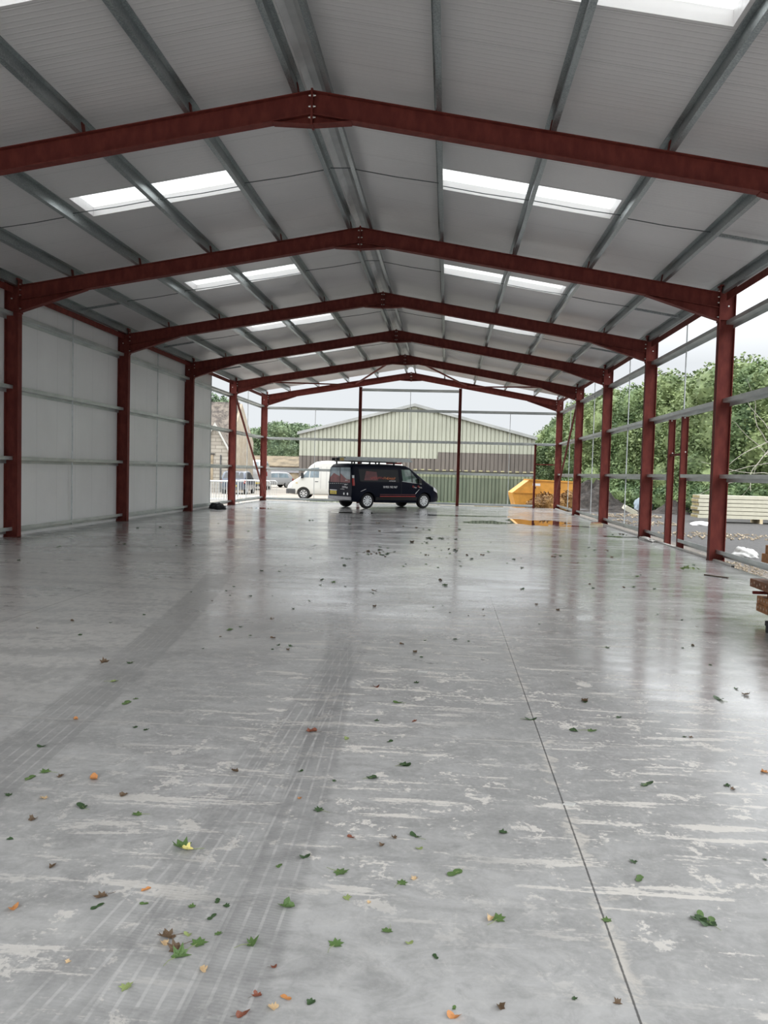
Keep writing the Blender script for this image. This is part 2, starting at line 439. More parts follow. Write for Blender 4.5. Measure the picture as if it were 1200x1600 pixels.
# ------------------------------------------------------------------ mesh helpers
class MB:
    def __init__(self):
        self.v, self.f, self.sm = [], [], False

    def add(self, vs, fs):
        o = len(self.v)
        self.v += [tuple(p) for p in vs]
        self.f += [tuple(i + o for i in f) for f in fs]
        return self

    def box(self, x0, x1, y0, y1, z0, z1):
        vs = [(x, y, z) for z in (z0, z1) for y in (y0, y1) for x in (x0, x1)]
        return self.add(vs, [(0, 2, 3, 1), (4, 5, 7, 6), (0, 1, 5, 4), (2, 6, 7, 3), (0, 4, 6, 2), (1, 3, 7, 5)])

    def prism(self, poly, a, b, axis='y'):
        """extrude a 2D polygon: axis y -> poly is (x,z); axis z -> (x,y); axis x -> (y,z)"""
        n = len(poly)
        def P(q, t):
            return (q[0], t, q[1]) if axis == 'y' else (q[0], q[1], t) if axis == 'z' else (t, q[0], q[1])
        vs = [P(q, a) for q in poly] + [P(q, b) for q in poly]
        fs = [tuple(range(n)), tuple(range(2 * n - 1, n - 1, -1))]
        fs += [(i, i + n, (i + 1) % n + n, (i + 1) % n) for i in range(n)]
        return self.add(vs, fs)

    def bar(self, p, q, w, h=None, up=(0, 0, 1)):
        h = h or w
        p, q = Vector(p), Vector(q)
        d = (q - p).normalized()
        up = Vector(up)
        if abs(d.dot(up)) > 0.97:
            up = Vector((1, 0, 0))
        s = d.cross(up).normalized() * (w / 2)
        t = s.cross(d).normalized() * (h / 2)
        vs = [e + a * s + c * t for e in (p, q) for a, c in ((-1, -1), (1, -1), (1, 1), (-1, 1))]
        return self.add(vs, [(0, 1, 2, 3), (7, 6, 5, 4), (0, 4, 5, 1), (1, 5, 6, 2), (2, 6, 7, 3), (3, 7, 4, 0)])

    def tube(self, pts, r, n=8, r1=None):
        pts = [Vector(p) for p in pts]
        rings = []
        for i, p in enumerate(pts):
            d = (pts[min(i + 1, len(pts) - 1)] - pts[max(i - 1, 0)]).normalized()
            a = Vector((0, 0, 1)) if abs(d.z) < 0.9 else Vector((1, 0, 0))
            s = d.cross(a).normalized()
            t = d.cross(s)
            rr = r if r1 is None else r + (r1 - r) * i / max(1, len(pts) - 1)
            rings.append([p + rr * (cos(2 * pi * k / n) * s + sin(2 * pi * k / n) * t) for k in range(n)])
        vs = [v for ring in rings for v in ring]
        fs = [(i * n + k, i * n + (k + 1) % n, (i + 1) * n + (k + 1) % n, (i + 1) * n + k) for i in range(len(pts) - 1) for k in range(n)]
        fs += [tuple(range(n))[::-1], tuple((len(pts) - 1) * n + k for k in range(n))]
        return self.add(vs, fs)

    def lathe(self, prof, n=24, axis='y', c=(0, 0, 0), ring=False):
        """prof = [(radius, position along the axis)]"""
        vs = []
        for r, a in prof:
            for k in range(n):
                t = 2 * pi * k / n
                q = (r * cos(t), a, r * sin(t)) if axis == 'y' else (r * cos(t), r * sin(t), a) if axis == 'z' else (a, r * cos(t), r * sin(t))
                vs.append((q[0] + c[0], q[1] + c[1], q[2] + c[2]))
        m = len(prof)
        if ring:
            return self.add(vs, [(i * n + k, i * n + (k + 1) % n, (i + 1) % m * n + (k + 1) % n, (i + 1) % m * n + k) for i in range(m) for k in range(n)])
        fs = [(i * n + k, i * n + (k + 1) % n, (i + 1) * n + (k + 1) % n, (i + 1) * n + k) for i in range(m - 1) for k in range(n)]
        fs += [tuple(range(n))[::-1], tuple((m - 1) * n + k for k in range(n))]
        return self.add(vs, fs)

    def build(self, name, mat, parent=None, smooth=False, loc=None):
        me = bpy.data.meshes.new(name)
        me.from_pydata(self.v, [], self.f)
        me.validate()
        bm = bmesh.new()
        bm.from_mesh(me)
        bmesh.ops.recalc_face_normals(bm, faces=bm.faces)
        bm.to_mesh(me)
        bm.free()
        me.materials.append(M[mat])
        if smooth:
            me.polygons.foreach_set('use_smooth', [True] * len(me.polygons))
        o = bpy.data.objects.new(name, me)
        C.objects.link(o)
        if loc is not None:
            o.location = loc
        if parent is not None:
            o.parent = parent
        return o


def tag(o, label, cat, group=None, kind=None):
    o['label'] = label
    o['category'] = cat
    if group:
        o['group'] = group
    if kind:
        o['kind'] = kind
    return o


def struct(o, label=None):
    o['kind'] = 'structure'
    if label:
        o['label'] = label
    return o


def empty(name, loc=(0, 0, 0), rz=0.0):
    o = bpy.data.objects.new(name, None)
    o.empty_display_size = 0.2
    C.objects.link(o)
    o.location = loc
    o.rotation_euler = (0, 0, rz)
    return o


def copy_tree(o, parent=None):
    c = o.copy()
    C.objects.link(c)
    if parent is not None:
        c.parent = parent
    for ch in list(o.children):
        copy_tree(ch, c)
    return c


# ------------------------------------------------------------------ setting: slab, ground, roof, wall
FR = [4.93, 11.0, 17.07, 23.15, 29.22, 35.29, 41.47]     # portal frames along the shed
HW, DC, FW = 7.5, 0.304, 0.165
SL, APEX = 0.172, 6.56
def rafter_top(x):
    return APEX - SL * abs(x)
GZ = -0.18

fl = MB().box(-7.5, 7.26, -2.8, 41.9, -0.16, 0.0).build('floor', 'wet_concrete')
struct(fl, 'wet power-floated concrete floor slab with tyre tracks and dust smears')
g = MB()
g.add([(-160, -40, GZ), (160, -40, GZ), (160, 320, GZ), (-160, 320, GZ)], [(0, 1, 2, 3)])
struct(g.build('ground', 'yard'), 'yard around the shed, pale on the left, dark and stony on the right')

RZ0, RTH = 6.75, 0.16
def roof_z(x):
    return RZ0 - SL * abs(x)
BAYS = [7.965, 14.035, 20.11, 26.185, 32.255]
LW = 0.48
Y0R, Y1R = -2.6, 41.22
for sgn, nm in ((-1, 'left'), (1, 'right')):
    LX0, LX1 = (1.76, 4.46) if sgn < 0 else (1.69, 4.52)
    m = MB()
    def slab(xa, xb, ya, yb):
        q = [(sgn * xa, roof_z(xa)), (sgn * xb, roof_z(xb)), (sgn * xb, roof_z(xb) + RTH), (sgn * xa, roof_z(xa) + RTH)]
        m.prism(q, ya, yb)
    y = Y0R
    for c in BAYS:
        slab(0.13, 7.62, y, c - LW)
        slab(0.13, LX0, c - LW, c + LW)
        slab(LX1, 7.62, c - LW, c + LW)
        y = c + LW
    slab(0.13, 7.62, y, Y1R)
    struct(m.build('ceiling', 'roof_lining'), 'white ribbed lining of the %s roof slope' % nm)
    k = 1 if sgn < 0 else 7
    for i, c in enumerate(BAYS):
        r = MB()
        nseg = 18
        # translucent trapezoidal sheet laid over the opening
        for j in range(nseg):
            ya, yb = c - LW - 0.03 + j * (2 * LW + 0.06) / nseg, c - LW - 0.03 + (j + 1) * (2 * LW + 0.06) / nseg
            up = 0.03 if j % 3 == 1 else 0.0
            q = [(sgn * (LX0 - 0.03), roof_z(LX0 - 0.03) + RTH + 0.002 + up), (sgn * (LX1 + 0.03), roof_z(LX1 + 0.03) + RTH + 0.002 + up),
                 (sgn * (LX1 + 0.03), roof_z(LX1 + 0.03) + RTH + 0.006 + up), (sgn * (LX0 - 0.03), roof_z(LX0 - 0.03) + RTH + 0.006 + up)]
            r.prism(q, ya, yb)
        struct(r.build('window_%d' % (k + i), 'rooflight_sheet'), 'translucent rooflight strip in the %s roof slope' % nm)
rt = MB()
rt.prism([(-0.45, roof_z(0.45) + RTH + 0.004), (0, RZ0 + 0.22), (0.45, roof_z(0.45) + RTH + 0.004), (0.45, roof_z(0.45) + RTH + 0.01), (0, RZ0 + 0.226), (-0.45, roof_z(0.45) + RTH + 0.01)], Y0R, Y1R)
rt.prism([(-0.16, roof_z(0.16) - 0.003), (-0.05, RZ0 + 0.035), (0.05, RZ0 + 0.035), (0.16, roof_z(0.16) - 0.003), (0.16, roof_z(0.16) - 0.001), (0.05, RZ0 + 0.037), (-0.05, RZ0 + 0.037), (-0.16, roof_z(0.16) - 0.001)], Y0R, Y1R)
struct(rt.build('trim_1', 'ridge_trim'), 'pale folded ridge flashing along the top of the roof')
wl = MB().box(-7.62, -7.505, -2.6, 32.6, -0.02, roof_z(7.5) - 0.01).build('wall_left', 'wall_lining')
struct(wl, 'white ribbed lining of the part-clad left wall')

# ------------------------------------------------------------------ portal frames
ORD = ['nearest', 'second nearest', 'third nearest', 'fourth', 'fifth', 'farthest']
bolt_proto = MB().lathe([(0.016, 0.0), (0.016, 0.012), (0.009, 0.012), (0.009, 0.03)], 6)


def bolt_at(parent, p, axis='y', sgn=-1):
    global _bolt_mesh
    m = MB()
    prof = [(0.017, 0.0), (0.017, 0.014 * sgn), (0.010, 0.014 * sgn), (0.010, 0.034 * sgn)]
    m.lathe(prof, 6, axis)
    o = m.build('bolt', 'zinc_bolt', parent)
    o.location = p
    return o


def i_poly(depth, width, tf=0.012, tw=0.009):
    a, w_, t = depth / 2, width / 2, tw / 2
    return [(-a, -w_), (-a + tf, -w_), (-a + tf, -t), (a - tf, -t), (a - tf, -w_), (a, -w_), (a, w_), (a - tf, w_), (a - tf, t), (-a + tf, t), (-a + tf, w_), (-a, w_)]


XI = HW - DC                 # inner column face
HB = rafter_top(XI) - 0.55    # underside of the eaves haunch at the column
for k in range(1, 7):
    y = FR[k]
    yc = y + FW / 2
    for sgn, side in ((-1, 'left'), (1, 'right')):
        # column
        h = 5.44
        poly = [(px, py) for px, py in i_poly(DC, FW)]
        if k == 6:
            poly = i_poly(DC, 0.15)
        m = MB().prism([(px + sgn * (HW - DC / 2), py + yc) for px, py in poly], -0.02, h, 'z')
        col = m.build('steel_column', 'red_oxide')
        if k == 1:
            lab = 'red-brown steel column carrying the nearest rafter at the %s edge of the shed' % side
        else:
            lab = 'red-brown steel column on the %s wall, %s' % (side, ['nearest the camera', 'second from the camera', 'third from the camera', 'fourth from the camera', 'farthest from the camera'][k - 2])
        tag(col, lab, 'column', 'steel columns of the shed frames')
        xc = sgn * (HW - DC / 2)
        st = MB().box(xc - DC / 2 + 0.013, xc + DC / 2 - 0.013, yc - FW / 2 + 0.004, yc - 0.006, HB + 0.01, HB + 0.022)
        st.box(xc - DC / 2 + 0.013, xc + DC / 2 - 0.013, yc + 0.006, yc + FW / 2 - 0.004, HB + 0.01, HB + 0.022)
        st.build('stiffener', 'red_oxide', col)
        cp = MB().box(xc - DC / 2 - 0.02, xc + DC / 2, yc - FW / 2 - 0.01, yc + FW / 2 + 0.01, h, h + 0.03)
        cp.build('cap_plate', 'red_oxide', col)
        MB().box(xc - DC / 2 - 0.01, xc + DC / 2 - 0.0, yc - 0.09, yc + 0.09, -0.03, 0.012).build('base_plate', 'red_oxide', col)
        for bz in (5.22, 5.06):
            bolt_at(col, (xc + sgn * 0.03, yc - 0.0045, bz))
        # rafter half, from the column face to the ridge
        m = MB()
        x0, x1 = sgn * XI, sgn * 0.006
        d = 0.305
        tf = 0.012
        def pl(za, zb, ya, yb):
            q = [(x0, rafter_top(x0) - za), (x1, rafter_top(x1) - za), (x1, rafter_top(x1) - zb), (x0, rafter_top(x0) - zb)]
            m.prism(q, ya, yb)
        pl(0, tf, y, y + FW)
        pl(d - tf, d, y, y + FW)
        pl(tf, d - tf, yc - 0.0045, yc + 0.0045)
        raf = m.build('steel_rafter', 'red_oxide')
        tag(raf, 'red-brown steel rafter on the %s roof slope, %s of the six' % (side, ORD[k - 1]), 'rafter', 'steel rafters of the shed frames')
        # eaves haunch
        hl = 1.45
        xa, xb = sgn * XI, sgn * (XI - hl)
        za, zb = HB, rafter_top(xb) - d
        hm = MB()
        hm.prism([(xa, rafter_top(xa) - d - 0.001), (xb, zb - 0.002), (xa, za + tf)], yc - 0.0045, yc + 0.0045)
        hm.prism([(xa, za + tf), (xb, zb - 0.001), (xb, zb - tf), (xa, za)], y + 0.002, y + FW - 0.002)
        hm.build('eaves_haunch', 'red_oxide', raf)
        MB().box(min(xa, xa - sgn * 0.016), max(xa, xa - sgn * 0.016), y - 0.012, y + FW + 0.012, HB - 0.03, rafter_top(xa) + 0.06).build('end_plate', 'red_oxide', raf)
        for bz in (rafter_top(xa) + 0.02, rafter_top(xa) - 0.09, rafter_top(xa) - 0.2, HB + 0.07):
            for by in ((y + 0.022,) if k > 2 else (y + 0.022, y + FW - 0.022)):
                bolt_at(raf, (xa - sgn * 0.016, by, bz), 'x', -sgn)
        # apex haunch and plate
        ah = MB()
        xq = sgn * 0.52
        zq = rafter_top(xq) - d
        zc = APEX - 0.435
        ah.prism([(x1, APEX - d - 0.001), (xq, zq - 0.003), (x1, zc + tf)], yc - 0.0045, yc + 0.0045)
        ah.prism([(x1, zc + tf), (xq, zq - 0.001), (xq, zq - tf), (x1, zc)], y + 0.002, y + FW - 0.002)
        ah.build('apex_haunch', 'red_oxide', raf)
        MB().box(min(sgn * 0.001, sgn * 0.014), max(sgn * 0.001, sgn * 0.014), y - 0.012, y + FW + 0.012, zc - 0.015, APEX + 0.02).build('apex_plate', 'red_oxide', raf)
        for bz in (APEX - 0.06, APEX - 0.2, APEX - 0.34):
            bolt_at(raf, (sgn * 0.014, y + 0.03, bz), 'x', sgn)
        # purlin cleats stand on the rafter
        for px in (0.19, 1.63, 3.10, 4.60, 6.05):
            xs = sgn * px
            MB().bar((xs - sgn * 0.008, yc, rafter_top(xs) - 0.004), (xs - sgn * 0.008 + sgn * 0.15 * SL, yc, rafter_top(xs) + 0.15), 0.012, 0.09, (0, 1, 0)).build('purlin_cleat', 'red_oxide', raf)

# ------------------------------------------------------------------ roof purlins: Z sections running the length of the shed
PUR = (0.19, 1.63, 3.10, 4.60, 6.05, 7.22)
PN = ['ridge purlin', 'first purlin below the ridge pair', 'second purlin below the ridge pair', 'third purlin below the ridge pair', 'fourth purlin below the ridge pair', 'eaves purlin']
ang = math.atan(SL)
for sgn, side in ((-1, 'left'), (1, 'right')):
    for i, px in enumerate(PUR):
        hgt, fl_, t = 0.186, 0.066, 0.004
        # local (a along slope outward, b normal to slope)
        loc = [(-fl_, hgt), (0, hgt), (t, hgt), (t, t), (fl_, t), (fl_, 0.016), (fl_ + 0.003, 0.016), (fl_ + 0.003, 0), (0, 0), (0, hgt - t), (-fl_, hgt - t)]
        loc = [(-fl_, hgt - 0.016), (-fl_, hgt), (t, hgt), (t, t), (fl_, t), (fl_, 0.016), (fl_ + t, 0.016), (fl_ + t, 0), (0, 0), (0, hgt - t), (-fl_ + t, hgt - t), (-fl_ + t, hgt - 0.016)]
        bx, bz = sgn * px, rafter_top(px) + 0.002
        q = [(bx + sgn * (a * cos(ang) + b_ * sin(ang)), bz - a * sin(ang) + b_ * cos(ang)) for a, b_ in loc]
        p_ = MB().prism(q, -2.5, FR[6] + FW).build('roof_purlin', 'galvanised')
        tag(p_, 'galvanised %s, %s roof slope' % (PN[i], side), 'purlin', 'galvanised roof purlins')
# red eaves beams between columns, sag rods and eaves struts per bay
BN = ['nearest', 'second nearest', 'third nearest', 'fourth nearest', 'farthest']
for k in range(1, 6):
    ya, yb = FR[k] + FW + 0.012, FR[k + 1] - 0.012
    ym = FR[k] + 3.04
    for sgn, side in ((-1, 'left'), (1, 'right')):
        ax = MB()
        ax.prism([(sgn * 7.31, 5.16), (sgn * 7.32, 5.16), (sgn * 7.32, 5.288), (sgn * 7.45, 5.288), (sgn * 7.45, 5.298), (sgn * 7.31, 5.298)], FR[k] + FW, FR[k + 1])
        e = ax.build('eaves_beam', 'red_oxide')
        tag(e, 'red-brown eaves angle atop the %s wall, %s bay' % (side, BN[k - 1]), 'beam', 'eaves beams')
        root = None
        for i in range(4):
            xa, xb = PUR[i] + 0.006, PUR[i + 1]
            m = MB()
            off = 0.03 if i % 2 else -0.03
            m.tube([(sgn * xa, ym + off, rafter_top(xa) + 0.095), (sgn * (xa + xb) / 2, ym + off, rafter_top((xa + xb) / 2) + 0.088), (sgn * xb, ym + off, rafter_top(xb) + 0.11)], 0.008, 6)
            if root is None:
                root = empty('sag_rod', (sgn * PUR[0], ym, rafter_top(0.2) + 0.095))
                tag(root, 'thin dark sag rods between purlins, %s slope, %s bay' % (side, BN[k - 1]), 'rod', 'roof sag rods')
                inv = Matrix.Translation(-Vector(root.location))
            o = m.build('rod', 'dark_rod')
            o.data.transform(inv)
            o.parent = root
        m = MB().bar((sgn * 6.06, ym, rafter_top(6.06) + 0.08), (sgn * 7.22, ym, rafter_top(7.22) + 0.08), 0.05, 0.05)
        o = m.build('eaves_strut', 'galvanised')
        o.data.transform(inv)
        o.parent = root
    rd = MB().tube([(-0.19, ym, rafter_top(0.19) + 0.12), (0.19, ym, rafter_top(0.19) + 0.12)], 0.008, 6).build('ridge_tie', 'dark_rod')
    tag(rd, 'short dark rod joining the two ridge purlins in the %s bay' % BN[k - 1], 'rod', 'ridge tie rods')

# ------------------------------------------------------------------ side rails (Z sections set between the columns) and their hanger rods
LEV = [0.14, 1.65, 3.16, 4.70]
LN = ['lowest', 'second lowest', 'third lowest', 'top']


def rail_poly(sgn, z):
    a, b_, t, f_ = 7.345, 7.492, 0.005, 0.078
    q = [(a, z), (a, z + f_), (a + t, z + f_), (a + t, z + t), (b_, z + t), (b_, z - f_ + t), (b_ - t, z - f_ + t), (b_ - t, z)]
    return [(sgn * x, zz) for x, zz in q]


DOORP = (20.0, 21.12)
for sgn, side in ((-1, 'left'), (1, 'right')):
    for k in range(1, 6):
        for i, z in enumerate(LEV):
            ya, yb = FR[k] + FW * 0.55, FR[k + 1] + FW * 0.45
            spans = [(ya, yb, '')]
            if side == 'right' and k == 2 and i < 2:
                spans = [(ya, DOORP[0] - 0.052, ' before the door posts'), (DOORP[1] + 0.052, yb, ' beyond the door posts')]
            for a, b_, ex in spans:
                r = MB().prism(rail_poly(sgn, z), a, b_).build('side_rail', 'galvanised_rail')
                tag(r, 'galvanised %s side rail, %s wall, %s bay%s' % (LN[i], side, BN[k - 1], ex), 'rail', 'galvanised side rails')
        ym = FR[k] + 3.07
        zb = 3.18 if (side == 'right' and k == 2) else 0.08
        r = MB().tube([(sgn * 7.42, ym, zb), (sgn * 7.42, ym, 5.30)], 0.017, 8).build('hanger_rod', 'rail_rod')
        tag(r, 'thin grey hanger rod midway in the %s bay, %s wall' % (BN[k - 1], side), 'rod', 'side wall hanger rods')

# door posts with their head piece in the second bay, right
for i, y in enumerate(DOORP):
    zt = 3.075
    m = MB().prism([(px + 7.42, py + y) for px, py in i_poly(0.15, 0.10, 0.008, 0.006)], -0.10, zt, 'z')
    o = m.build('door_post', 'red_oxide')
    tag(o, 'slender red-brown door post in the right wall, %s of the pair' % ('nearer' if i == 0 else 'farther'), 'post', 'door posts in the right wall')
    bolt_at(o, (7.395, y - 0.05, zt - 0.03))
    bolt_at(o, (7.44, y - 0.05, 2.25))
o = MB().bar((7.42, DOORP[0] + 0.05, 2.2), (7.42, DOORP[1] - 0.05, 2.2), 0.08, 0.05).build('steel_bar', 'red_oxide')
tag(o, 'short red-brown bar joining the two door posts in the right wall', 'bar')

# far gable: two posts, a door post, rails and rods
YG = FR[6] + FW / 2
for x, lab in ((-2.5, 'left'), (2.46, 'right')):
    m = MB().prism([(px + x, py + YG) for px, py in i_poly(0.15, 0.15, 0.009, 0.007)], -0.02, rafter_top(x) - 0.325, 'z')
    o = m.build('gable_post', 'red_oxide')
    tag(o, 'tall red-brown post in the open far gable, %s of the two' % lab, 'post', 'gable posts')
m = MB().prism([(px + 6.22, py + YG) for px, py in i_poly(0.10, 0.10, 0.008, 0.006)], -0.02, 3.14, 'z')
tag(m.build('gable_post', 'red_oxide'), 'thin dark red post before the orange skip in the far gable', 'post')
o = MB().bar((6.27, YG, 2.16), (7.19, YG, 2.16), 0.05, 0.05).build('steel_bar', 'red_oxide')
tag(o, 'short red-brown bar between the thin gable post and the far right column', 'bar')
GB = [(-7.196, -2.575, 'left part'), (-2.425, 2.385, 'middle part'), (2.535, 7.196, 'right part')]
for i, z in enumerate([0.10, 1.60, 3.14, 4.66, 5.66]):
    for j, (xa, xb, nm) in enumerate(GB):
        if i == 4 and j != 1:
            continue
        if j == 2 and i < 2:
            xb = 6.17
        t, f_ = 0.005, 0.065
        a, b_ = YG - 0.075, YG + 0.075
        q = [(a, z), (a, z + f_), (a + t, z + f_), (a + t, z + t), (b_, z + t), (b_, z - f_ + t), (b_ - t, z - f_ + t), (b_ - t, z)]
        r = MB().prism(q, xa + 0.003, xb - 0.003, 'x').build('gable_rail', 'galvanised_rail')
        tag(r, 'galvanised rail across the %s of the far gable, %s level' % (nm, ['lowest', 'second', 'third', 'fourth', 'topmost'][i]), 'rail', 'far gable rails')
for x, zt, nm in ((-4.75, 4.66, 'left'), (0.0, 5.66, 'middle'), (4.95, 4.66, 'right')):
    r = MB().tube([(x, YG, 0.1), (x, YG, zt)], 0.015, 6).build('hanger_rod', 'rail_rod')
    tag(r, 'thin grey upright rod in the %s part of the far gable' % nm, 'rod', 'gable hanger rods')

# bracing of the last bay
for sgn, side in ((-1, 'left'), (1, 'right')):
    o = MB().bar((sgn * 7.24, FR[5] + FW, 4.62), (sgn * 7.24, FR[6] + 0.02, 0.28), 0.07, 0.07).build('wall_brace', 'red_oxide')
    tag(o, 'red-brown diagonal brace across the farthest bay of the %s wall' % side, 'brace')
    za = rafter_top(0.55) - 0.2
    o = MB().bar((sgn * 0.6, FR[5] + 0.1, za), (sgn * 2.75, FR[6] + 0.02, rafter_top(2.75) - 0.15), 0.06, 0.06).build('roof_brace', 'red_oxide')
    tag(o, 'red-brown diagonal roof brace near the ridge, farthest bay, %s slope' % side, 'brace', 'roof braces')
    o = MB().bar((sgn * 6.3, FR[5] + 0.1, rafter_top(6.3) - 0.16), (sgn * 2.85, FR[6] + 0.02, rafter_top(2.85) - 0.18), 0.06, 0.06).build('roof_brace', 'red_oxide')
    tag(o, 'red-brown roof brace from the eaves in the farthest bay, %s slope' % side, 'brace', 'roof braces')

# pale plastic edging along the right slab edge, one length per bay
for k in range(1, 6):
    ya = FR[k] + FW + 0.01 if k > 1 else 15.95
    if k == 1:
        ya = 16.0
    m = MB()
    n = 10
    prof = [(7.263, -0.12), (7.263, 0.018), (7.275, 0.034), (7.325, 0.034), (7.338, 0.018), (7.338, -0.12)]
    m.prism(prof, ya, FR[k + 1] - 0.01)
    o = m.build('edging_strip', 'edging')
    tag(o, 'pale edging strip along the right edge of the slab in the %s bay' % BN[k - 1], 'edging', 'slab edging strips')
    if k == 1:
        MB().box(7.272, 7.330, ya - 0.004, ya + 0.004, -0.085, 0.012).build('open_end', 'hole_dark', o)
# left slab edge beyond the cladding
o = MB().box(-7.66, -7.51, 32.7, 41.4, -0.17, -0.02).build('edging_strip', 'edging')
tag(o, 'pale edging strip along the left slab edge past the wall end', 'edging')

# ------------------------------------------------------------------ vehicles
def interp(pts, x):
    if x <= pts[0][0]:
        return pts[0][1]
    for (xa, za), (xb, zb) in zip(pts, pts[1:]):
        if x <= xb:
            t = (x - xa) / (xb - xa) if xb > xa else 0
            return za + (zb - za) * t
    return pts[-1][1]


class Body:
    """lofted vehicle body: x from the tail (0) to the nose (L), y across, z up"""
    def __init__(s, L, W, top, bot, belt, tumble, rcap, nose=0.28, noselen=0.7, tail=0.05, taillen=0.15):
        s.L, s.W, s.top, s.bot, s.belt, s.tumble, s.rcap = L, W, top, bot, belt, tumble, rcap
        s.nose, s.noselen, s.tail, s.taillen = nose, noselen, tail, taillen

    def zt(s, x):
        return interp(s.top, x)

    def zb(s, x):
        return interp(s.bot, x)

    def hw(s, x, z):
        p = 1.0
        d = s.L - x
        if d < s.noselen:
            p -= s.nose * ((s.noselen - d) / s.noselen) ** 2
        if x < s.taillen:
            p -= s.tail * ((s.taillen - x) / s.taillen) ** 2
        t = 1.0
        if z > s.belt:
            t -= s.tumble * (z - s.belt)
        lo = s.zb(x) + 0.25
        if z < lo:
            t -= 0.10 * (lo - z) / 0.25
        return s.W / 2 * p * t

    def section(s, x, n=9, m=6):
        zb, zt = s.zb(x), s.zt(x)
        r = min(s.rcap, (zt - zb) * 0.35)
        out = [(0.0, zb), (s.hw(x, zb) * 0.9, zb)]
        for i in range(n + 1):
            z = zb + 0.04 + (zt - r - zb - 0.04) * i / n
            out.append((s.hw(x, z), z))
        ht = s.hw(x, zt - r)
        for i in range(1, m + 1):
            a = pi / 2 * i / m
            out.append((ht - r * (1 - cos(a)) * 1.15, zt - r + r * sin(a)))
        out.append((out[-1][0] * 0.5, zt + 0.012))
        out.append((0.0, zt + 0.018))
        return out

    def loft(s, xs):
        m = MB()
        rings = []
        for x in xs:
            h = s.section(x)
            ring = [(x, -y, z) for y, z in h] + [(x, y, z) for y, z in h[-2:0:-1]]
            rings.append(ring)
        n = len(rings[0])
        vs = [v for r in rings for v in r]
        fs = [(i * n + k, i * n + (k + 1) % n, (i + 1) * n + (k + 1) % n, (i + 1) * n + k) for i in range(len(rings) - 1) for k in range(n)]
        fs += [tuple(range(n))[::-1], tuple((len(rings) - 1) * n + k for k in range(n))]
        return m.add(vs, fs)

    def patch(s, quad, side, off=0.006, nu=8, nv=5, thick=0.0, name='side_window', mat='dark_glass', parent=None):
        """surface patch on a flank; quad = bl, br, tr, tl as (x, z)"""
        vs, fs = [], []
        for j in range(nv + 1):
            for i in range(nu + 1):
                u, v = i / nu, j / nv
                x = (1 - v) * ((1 - u) * quad[0][0] + u * quad[1][0]) + v * ((1 - u) * quad[3][0] + u * quad[2][0])
                z = (1 - v) * ((1 - u) * quad[0][1] + u * quad[1][1]) + v * ((1 - u) * quad[3][1] + u * quad[2][1])
                vs.append((x, side * (s.hw(x, z) + off), z))
        for j in range(nv):
            for i in range(nu):
                a = j * (nu + 1) + i
                fs.append((a, a + 1, a + nu + 2, a + nu + 1))
        return MB().add(vs, fs).build(name, mat, parent)

    def top_patch(s, xa, xb, ya, yb, off=0.008, name='windscreen', mat='dark_glass', parent=None, n=6):
        """patch lying on the sloping top profile (windscreen, bonnet badge)"""
        vs, fs = [], []
        for i in range(n + 1):
            x = xa + (xb - xa) * i / n
            for j in range(n + 1):
                y = (ya + (yb - ya) * i / n) * (2 * j / n - 1)
                vs.append((x + off * 0.5, y, s.zt(x) + 0.018 + off - 0.018 * abs(2 * j / n - 1)))
        for i in range(n):
            for j in range(n):
                a = i * (n + 1) + j
                fs.append((a, a + 1, a + n + 2, a + n + 1))
        return MB().add(vs, fs).build(name, mat, parent)


def cut_arches(o, spots, r, W):
    for (x, z) in spots:
        for sd in (-1, 1):
            c = MB().lathe([(r, sd * (W / 2 - 0.30)), (r, sd * (W / 2 + 0.2))], 32, 'y', (x, 0, z)).build('cutter', 'black_trim')
            md = o.modifiers.new('cut', 'BOOLEAN')
            md.operation = 'DIFFERENCE'
            md.solver = 'EXACT'
            md.object = c
            dg = bpy.context.evaluated_depsgraph_get()
            me = bpy.data.meshes.new_from_object(o.evaluated_get(dg))
            o.modifiers.clear()
            o.data = me
            cm = c.data
            bpy.data.objects.remove(c)
            bpy.data.meshes.remove(cm)
    me = o.data
    me.polygons.foreach_set('use_smooth', [True] * len(me.polygons))
    try:
        me.set_sharp_from_angle(angle=math.radians(35))
    except Exception:
        pass
    return o


